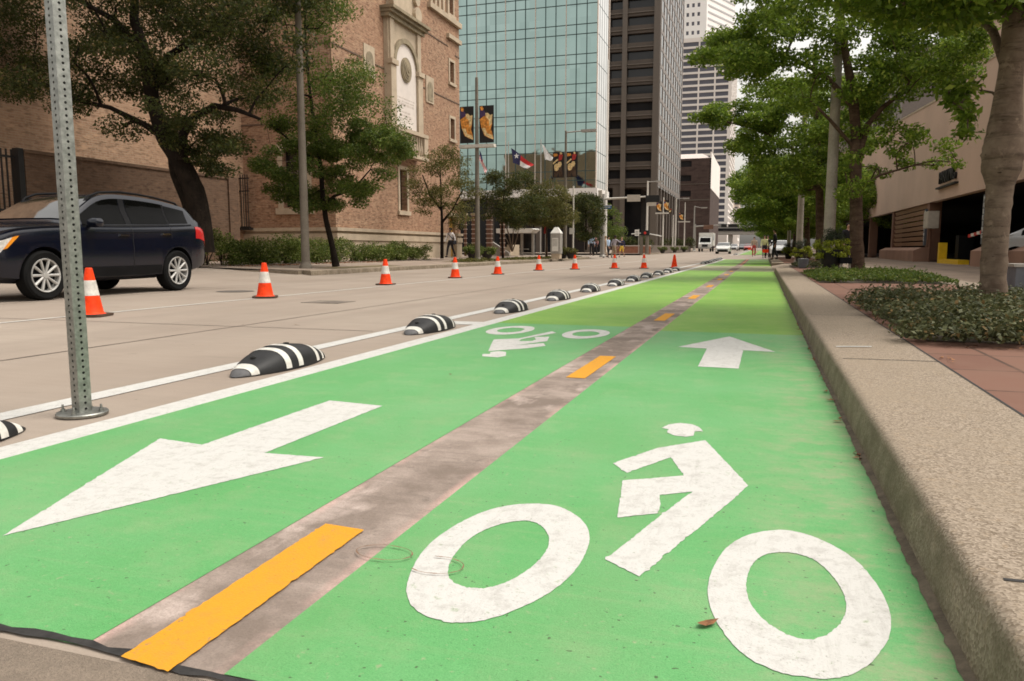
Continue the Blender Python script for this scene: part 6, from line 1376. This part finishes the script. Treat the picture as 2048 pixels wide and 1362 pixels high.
q = at(946, 520, 38.5); planter(q.x, 38.5, 0.17, 0.38, 0.5, 'dark bowl planter left of the banner pole foot', PG, 'leaf_hedge', 7, False)
q = at(974, 520, 39.5); planter(q.x, 39.5, 0.17, 0.38, 0.5, 'dark bowl planter right of the banner pole foot', PG, 'leaf_hedge', 8, False)
q = at(1126, 515, 48.5); planter(q.x, 48.5, 0.17, 0.36, 0.5, 'planter just right of the white kiosk', PG, 'leaf_olive', 9, False)
q = at(1141, 515, 48.0); planter(q.x, 48.0, 0.17, 0.34, 0.45, 'planter at the foot of the slim sign post', PG, 'leaf_olive', 10, False)
for x_, Y, lb in ((1325, 90, 'far potted shrub under the paired orange banners'), (1349, 100, 'far potted shrub, next one along the kerb'), (1368, 112, 'farthest potted shrub, by the single orange banner')): q = at(x_, 505, Y); planter(q.x, Y, 0.15 + zg(Y), 0.4, 0.5, lb, PG, 'leaf_hedge', int(x_), False)
bq_ = at(1268, 499, 88); t = thing('brick_planter_wall', (bq_.x, 88, 0.3), 'low red brick planter wall with pale coping behind the corner people', 'wall')
a, b_ = at(1225, 499, 88), at(1300, 499, 88); mb = MB(); mb.box(a.x, b_.x, 88, 88.6, 0.25, 1.12); mb.build('wall', M['red_brick'], t); mb = MB(); mb.box(a.x - 0.05, b_.x + 0.05, 87.93, 88.67, 1.12, 1.22); mb.build('coping', M['pale2'], t)
a, b_ = at(1303, 499, 94), at(1382, 499, 128); t = thing('grey_planter_wall', (a.x, 94, 0.3), 'long low grey planter wall beyond the red brick one', 'wall')
mb = MB(); mb.prism([(a.x, 94, 0.25), (b_.x, 128, 0.35), (b_.x, 128, 1.35), (a.x, 94, 1.25)], (-0.6, 0, 0)); mb.build('wall', M['bronze_l'], t)
def shrub_row(x0, x1, py0, py1, Y, n, label, seed):
    a, b_ = at(x0, py0, Y), at(x1, py1, Y); rr = random.Random(seed); t = thing('shrub_bed', ((a.x + b_.x) / 2, Y, a.z - 0.3), label, 'shrub', 'shrubs behind the planter walls')
    leaves('foliage', [((rr.uniform(a.x, b_.x), Y + rr.uniform(-0.8, 0.8), rr.uniform(b_.z, a.z)), (0.7, 0.6, 0.5), 90) for k in range(n)], 0.2, M['leaf_dark'], t, seed)
    for k in range(6): x_ = a.x + (b_.x - a.x) * (k + 0.5) / 6; mb = MB(); mb.tube([(x_, Y, 0.4), (x_ + 0.2, Y, a.z)], [0.05, 0.02], 5); mb.build('stem', M['bark_dark'], t)
shrub_row(1248, 1305, 478, 490, 91, 26, 'dark green shrubs behind the red brick planter', 1); shrub_row(1325, 1385, 478, 492, 125, 30, 'dark green shrubs behind the grey planter wall', 2)
# right side small things
t = thing('utility_box', (3.35, 11.9, 0.15), 'low grey utility box standing right of the knotty tree', 'utility box')
mb = MB(); mb.box(3.2, 4.1, 11.8, 12.3, 0.15, 0.52); mb.build('box', M['util'], t); mb = MB(); mb.box(3.17, 4.13, 11.77, 12.33, 0.52, 0.56); mb.build('lid', M['steel'], t)
q = at(1606, 533, 26.4); t = thing('bollard_light', (q.x, 26.4, 0.15), 'small grey cup shaped ground light at the driveway edge', 'light')
mb = MB(); mb.lathe([(0.1, 0), (0.13, 0.02), (0.16, 0.2), (0.17, 0.3), (0.14, 0.31)], (q.x, 26.4, 0.15), 18); mb.build('housing', M['util'], t, smooth=40); mb = MB(); mb.lathe([(0.13, 0.312), (0.01, 0.32)], (q.x, 26.4, 0.15), 18); mb.build('lens', M['lens_c'], t)
q = at(1690, 545, 19.9); t = thing('uplight_box', (q.x, 19.9, 0.15), 'small dark box on two pale legs beside the planted bed', 'box')
mb = MB(); mb.box(q.x - 0.13, q.x + 0.13, 19.75, 20.0, 0.42, 0.56); mb.build('box', M['trim'], t)
for s in (-1, 1): mb = MB(); mb.box(q.x + s * 0.09 - 0.025, q.x + s * 0.09 + 0.025, 19.85, 19.9, 0.15, 0.42); mb.build('leg', M['box_w'], t)
# fallen leaves
rr = random.Random(4)
spots = [(-0.078, 1.505, 0.012, 0.055, 'curled brown leaf lying on the rim of the right painted wheel'), (0.345, 4.05, 0.012, 0.05, 'brown leaf against the kerb level with the painted arrow'), (0.34, 4.3, 0.012, 0.045, 'brown leaf at the kerb foot just past the arrow'), (0.335, 3.55, 0.012, 0.05, 'brown leaf at the kerb foot short of the arrow'), (0.35, 5.2, 0.012, 0.045, 'leaf at the kerb opposite the chalk tick'), (0.35, 6.1, 0.012, 0.05, 'leaf lying by the kerb near the arrow tip'), (0.345, 7.6, 0.012, 0.06, 'leaf by the kerb where the lime paint starts'),
         (-1.75, 4.2, 0.012, 0.03, 'tiny orange leaf alone on the left green lane'), (-6.6, 4.6, 0.006, 0.12, 'pale crumpled leaf on the concrete left of the post'), (-4.4, 6.6, 0.006, 0.07, 'small dark leaf on the concrete above the near separator')]
for x, y, z, s_, lb in spots:
    a = rr.uniform(0, 3.14); mb = MB(); U = Vector((math.cos(a), math.sin(a), 0)); V_ = Vector((-math.sin(a), math.cos(a), 0)); c_ = Vector((x, y, z))
    pr_ = [(-1, 0, 0.25), (-0.5, 0.32, 0.05), (0.2, 0.38, 0.03), (1, 0, 0.2), (0.2, -0.34, 0.14), (-0.5, -0.3, 0.1)]
    mb.add([c_ + U * p_[0] * s_ * 0.5 + V_ * p_[1] * s_ * 0.6 + Vector((0, 0, p_[2] * s_ * 0.5 - 0.003)) for p_ in pr_] + [c_ + Vector((0, 0, 0.0))], [(6, i, (i + 1) % 6) for i in range(6)])
    tag(mb.build('fallen_leaf', M['litter'], fix=False), lb, 'leaf', 'fallen leaves')

rr = random.Random(17); lit = []
for k in range(60): lit.append(((rr.uniform(-16.2, -15.2), rr.uniform(20.0, 30), 0.235), (0.25, 0.25, 0.012), 9))
tag(leaves('leaf_litter', lit, 0.09, M['litter'], None, 3, 0.55, 3.0), kind='stuff')
lit = [((0.93 + abs(rr.gauss(0, 0.05)), rr.uniform(4.6, 9.8), 0.158), (0.05, 0.1, 0.004), 3) for k in range(50)] + [((rr.uniform(0.95, 3.3), 5.28 + rr.gauss(0, 0.06), 0.158), (0.08, 0.05, 0.004), 2) for k in range(45)] + [((0.352, rr.uniform(2.6, 14), 0.01), (0.008, 0.06, 0.004), 2) for k in range(26)]
tag(leaves('leaf_litter', lit, 0.026, M['litter'], None, 4, 0.5, 3.0), kind='stuff')

# ------------------------------------------------------------------ people
def skin_mesh(name, pts, edges, mat, parent, root=0, sub=1):
    me = bpy.data.meshes.new(name); me.from_pydata([p[:3] for p in pts], edges, [])
    o = bpy.data.objects.new(name, me); COL.objects.link(o)
    o.modifiers.new('skin', 'SKIN'); ss = o.modifiers.new('sub', 'SUBSURF'); ss.levels = sub
    for i, v in enumerate(me.skin_vertices[0].data): r_ = pts[i][3]; v.radius = r_ if isinstance(r_, tuple) else (r_, r_); v.use_root = i == root
    bpy.context.view_layer.update()
    m2 = bpy.data.meshes.new_from_object(o.evaluated_get(bpy.context.evaluated_depsgraph_get())); o.modifiers.clear(); o.data = m2
    m2.materials.clear(); m2.materials.append(mat); m2.shade_smooth(); o.parent = parent
    return o
def person(loc, rz, label, skin, hair, shirt, trousers, stride=0.0, arms=(0.12, -0.12), h_=1.75, bag=None, shorts=False, lean=0.0, point=None, sub=1, group='people on the street'):
    t = thing('person', loc, label, 'person', group, rz); k = h_ / 1.75
    S_ = lambda p_: (p_[0] * k, (p_[1] + lean * max(0, p_[2] - 0.9)) * k, p_[2] * k)
    hip, kne, ank = 0.93, 0.5, 0.09
    leg = lambda s, f: [(s * 0.095, 0, hip - 0.06), (s * 0.10, f * 0.24 + 0.03, kne), (s * 0.10, f * 0.42 - (0.1 if f < 0 else 0), ank + (0.06 if f < 0 else 0)), (s * 0.11, f * 0.42 + 0.13 - (0.1 if f < 0 else 0), 0.04 + (0.03 if f < 0 else 0))]
    def arm(s, f):
        if point and s == 1: return [(0.2, 0, 1.42), (0.36, 0.1, 1.28), (0.52, 0.22, 1.22), (0.6, 0.27, 1.2)]
        return [(s * 0.2, 0, 1.42), (s * 0.25, -f * 0.6 - 0.02, 1.13), (s * 0.26, -f * 1.0 + 0.09, 0.88), (s * 0.26, -f * 1.1 + 0.12, 0.80)]
    pts = [(0, 0, 0.96, (0.11, 0.075)), (0, 0, 1.2, (0.11, 0.07)), (0, 0, 1.38, (0.14, 0.085)), (0, 0.0, 1.5, 0.055), (0, 0.015, 1.57, 0.05), (0, 0.02, 1.64, (0.075, 0.095)), (0, 0.01, 1.71, (0.07, 0.085)), (0, 0.115, 1.62, 0.013)]
    E_ = [(0, 1), (1, 2), (2, 3), (3, 4), (4, 5), (5, 6), (5, 7)]
    for s in (-1, 1):
        b_ = len(pts); r_ = [0.085, 0.055, 0.035, 0.03]
        pts += [(*q, r_[i]) for i, q in enumerate(leg(s, stride * s))]; E_ += [(0, b_), (b_, b_ + 1), (b_ + 1, b_ + 2), (b_ + 2, b_ + 3)]
        b_ = len(pts); A_ = arm(s, arms[0 if s < 0 else 1]); r_ = [0.05, 0.038, 0.026, 0.03]
        pts += [(*q, r_[i]) for i, q in enumerate(A_)]; E_ += [(2, b_), (b_, b_ + 1), (b_ + 1, b_ + 2), (b_ + 2, b_ + 3)]
        hd = Vector(A_[3]); dr = (hd - Vector(A_[2])).normalized()
        for fi, (ox, ln) in enumerate(((-0.024, 0.06), (-0.008, 0.072), (0.008, 0.068), (0.024, 0.052))):
            j = len(pts); q1 = hd + dr * 0.03 + Vector((0, ox, 0)); q2 = q1 + dr * ln * 0.5; q3 = q2 + dr * ln * 0.45 + Vector((-s * 0.015, 0, 0)); pts += [(*q2, 0.0095), (*q3, 0.008)]; E_ += [(b_ + 3, j), (j, j + 1)]
        j = len(pts); q1 = hd + Vector((0, 0.035, 0)) + dr * 0.01; pts += [(*q1, 0.011), (*(q1 + dr * 0.035 + Vector((0, 0.012, 0))), 0.009)]; E_ += [(b_ + 3, j), (j, j + 1)]
    skin_mesh('body', [(*S_(p_), (tuple(x * k for x in p_[3]) if isinstance(p_[3], tuple) else p_[3] * k)) for p_ in pts], E_, skin, t, 0, sub)
    pts = [(0, 0, 0.93, (0.165, 0.125)), (0, 0, 1.2, (0.15, 0.108)), (0, 0, 1.36, (0.175, 0.115)), (0, 0, 1.47, (0.085, 0.075))]; E_ = [(0, 1), (1, 2), (2, 3)]
    for s in (-1, 1):
        A_ = arm(s, arms[0 if s < 0 else 1]); b_ = len(pts); pts += [(*A_[0], 0.066), (*A_[1], 0.054), (*Vector(A_[1]).lerp(Vector(A_[2]), 0.85), 0.043)]; E_ += [(2, b_), (b_, b_ + 1), (b_ + 1, b_ + 2)]
    skin_mesh('shirt', [(*S_(p_), (tuple(x * k for x in p_[3]) if isinstance(p_[3], tuple) else p_[3] * k)) for p_ in pts], E_, shirt, t, 0, sub)
    pts = [(0, 0, 1.06, (0.14, 0.1)), (0, 0, 0.9, (0.16, 0.12))]; E_ = [(0, 1)]
    for s in (-1, 1):
        Lg = leg(s, stride * s); b_ = len(pts); end = Vector(Lg[1]).lerp(Vector(Lg[2]), 0.0 if shorts else 0.97)
        pts += [(*Lg[0], 0.1), (*Vector(Lg[0]).lerp(Vector(Lg[1]), 0.85), 0.075), (*end, 0.07 if shorts else 0.055)]; E_ += [(1, b_), (b_, b_ + 1), (b_ + 1, b_ + 2)]
    skin_mesh('trousers', [(*S_(p_), (tuple(x * k for x in p_[3]) if isinstance(p_[3], tuple) else p_[3] * k)) for p_ in pts], E_, trousers, t, 1, sub)
    for s in (-1, 1):
        Lg = leg(s, stride * s); a, b_ = Vector(Lg[2]), Vector(Lg[3]); skin_mesh('shoe', [(*S_(a + Vector((0, -0.05, -0.03))), 0.045 * k), (*S_(a + Vector((0, 0.03, -0.035))), 0.047 * k), (*S_(b_ + Vector((0, 0.01, 0.0))), 0.035 * k)], [(0, 1), (1, 2)], M['cl_black'], t, 1, 1)
    c_ = Vector(S_((0, 0.0, 1.68))); mb = MB(); mb.lathe([(0.004, 0.105), (0.06, 0.095), (0.092, 0.05), (0.098, 0.0), (0.085, -0.06)], (0, 0, 0), 14, cap=False); mb.v = [(c_.x + v[0] * k * 0.9, c_.y + v[1] * k * 1.08 - 0.016 * k - (0.03 * k if v[2] < 0.02 and v[1] > 0 else 0), c_.z + v[2] * k) for v in mb.v]; mb.build('hair', hair, t, smooth=60, world=False)
    mb = MB()
    for s in (-1, 1): e = Vector(S_((s * 0.032, 0.105, 1.655))); mb.box(e.x - 0.012, e.x + 0.012, e.y - 0.012, e.y + 0.006, e.z - 0.006, e.z + 0.006)
    mb.build('eyes', M['cl_black'], t, world=False)
    if bag:
        mb = MB(); mb.tube([S_(p_) for p_ in ((-0.2, -0.1, 1.05), (-0.1, 0.125, 1.25), (0.05, 0.135, 1.4), (0.12, 0.0, 1.5), (0.05, -0.13, 1.4), (-0.15, -0.13, 1.15), (-0.22, -0.06, 1.05))], 0.022, 6); mb.build('bag_strap', bag, t, world=False)
        mb = MB(); a = S_((-0.29, -0.03, 0.88)); mb.box(a[0] - 0.05, a[0] + 0.05, a[1] - 0.15, a[1] + 0.15, a[2] - 0.11, a[2] + 0.13); mb.build('shoulder_bag', bag, t, world=False)
    return t
gnd = lambda x, Y: 0.15 + zg(Y) + max(0, -12.7 - x) * 0.02
def at_ground(px_, Y): q = at(px_, 499, Y); return (q.x, Y, gnd(q.x, Y) if q.x < -12.4 or q.x > 0.4 else zg(Y) + 0.005)
q = at(901, 514, 43.5)
person((q.x, 43.5, 0.27), R(160), 'man in white shirt and black trousers with dark shoulder bag', M['skin_d'], M['hair'], M['cl_white'], M['cl_black'], 0.5, (0.18, -0.18), 1.78, M['cl_black'])
for (x_, Y, rz, lb, sk, hr_, sh_, tr_, st, kw) in (
    (1183, 62, 200, 'man in light blue shirt at the corner, leftmost of the group', 'skin_l', 'hair', 'cl_blue', 'cl_black', 0.1, {}),
    (1190, 63.4, 150, 'person in pink top half hidden behind the blue shirt', 'skin_d', 'hair', 'cl_pink', 'cl_black', 0.1, {}),
    (1210.5, 62.5, 100, 'person in a tan top beside the signal mast', 'skin_l', 'hair_l', 'cl_tan', 'cl_tan', 0.2, {}),
    (1216.5, 64, 250, 'man in pale blue shirt right of the signal mast', 'skin_l', 'hair', 'cl_blue', 'cl_black', 0.1, {}),
    (1228, 59.2, 330, 'man in grey shirt leaning forward with arm out', 'skin_d', 'hair', 'cl_grey', 'cl_khaki', 0.2, dict(point=True, lean=0.18)),
    (1243.5, 66, 160, 'person in navy top and yellow shorts walking at the corner', 'skin_l', 'hair_l', 'cl_navy', 'cl_yellow', 0.5, dict(shorts=True, h_=1.68))):
    person(at_ground(x_, Y), R(rz), lb, M[sk], M[hr_], M[sh_], M[tr_], st, (0.1, -0.1), group='people at the left corner', **kw)
for (x_, Y, rz, lb, sh_, tr_, st) in ((1508, 74, 180, 'distant person on the green lane beyond the crossing', 'cl_tan', 'cl_red', 0.3), (1528.5, 63, 190, 'person in pale yellow vest at the right crossing', 'cl_lime', 'cl_black', 0.2), (1535, 64.5, 160, 'dark clothed person beside the yellow vest', 'cl_black', 'cl_black', 0.2), (1549, 47, 90, 'person in black at the right kerb before the pale car', 'cl_black', 'cl_black', 0.2), (1694, 37.5, 200, 'man in dark suit standing by the garage wall', 'cl_black', 'cl_black', 0.2)):
    person(at_ground(x_, Y), R(rz), lb, M['skin_l'], M['hair'], M[sh_], M[tr_], st, group='people on the right')
for x_, Y, lb in ((1499, 110, 'small red barrier board beyond the crossing'), (1531, 61.5, 'small orange barrier at the feet of the yellow vested person')):
    q = at(x_, 499, Y); t = thing('barrier_board', (q.x, Y, zg(Y)), lb, 'barrier', 'barriers at the crossing'); mb = MB(); mb.box(q.x - 0.22, q.x + 0.22, Y - 0.03, Y + 0.03, zg(Y) + 0.45, zg(Y) + 0.7); mb.build('board', M['orange'], t)
    for s in (-1, 1): mb = MB(); mb.box(q.x + s * 0.18 - 0.02, q.x + s * 0.18 + 0.02, Y - 0.15, Y + 0.15, zg(Y), zg(Y) + 0.45); mb.build('leg', M['white_p'], t)
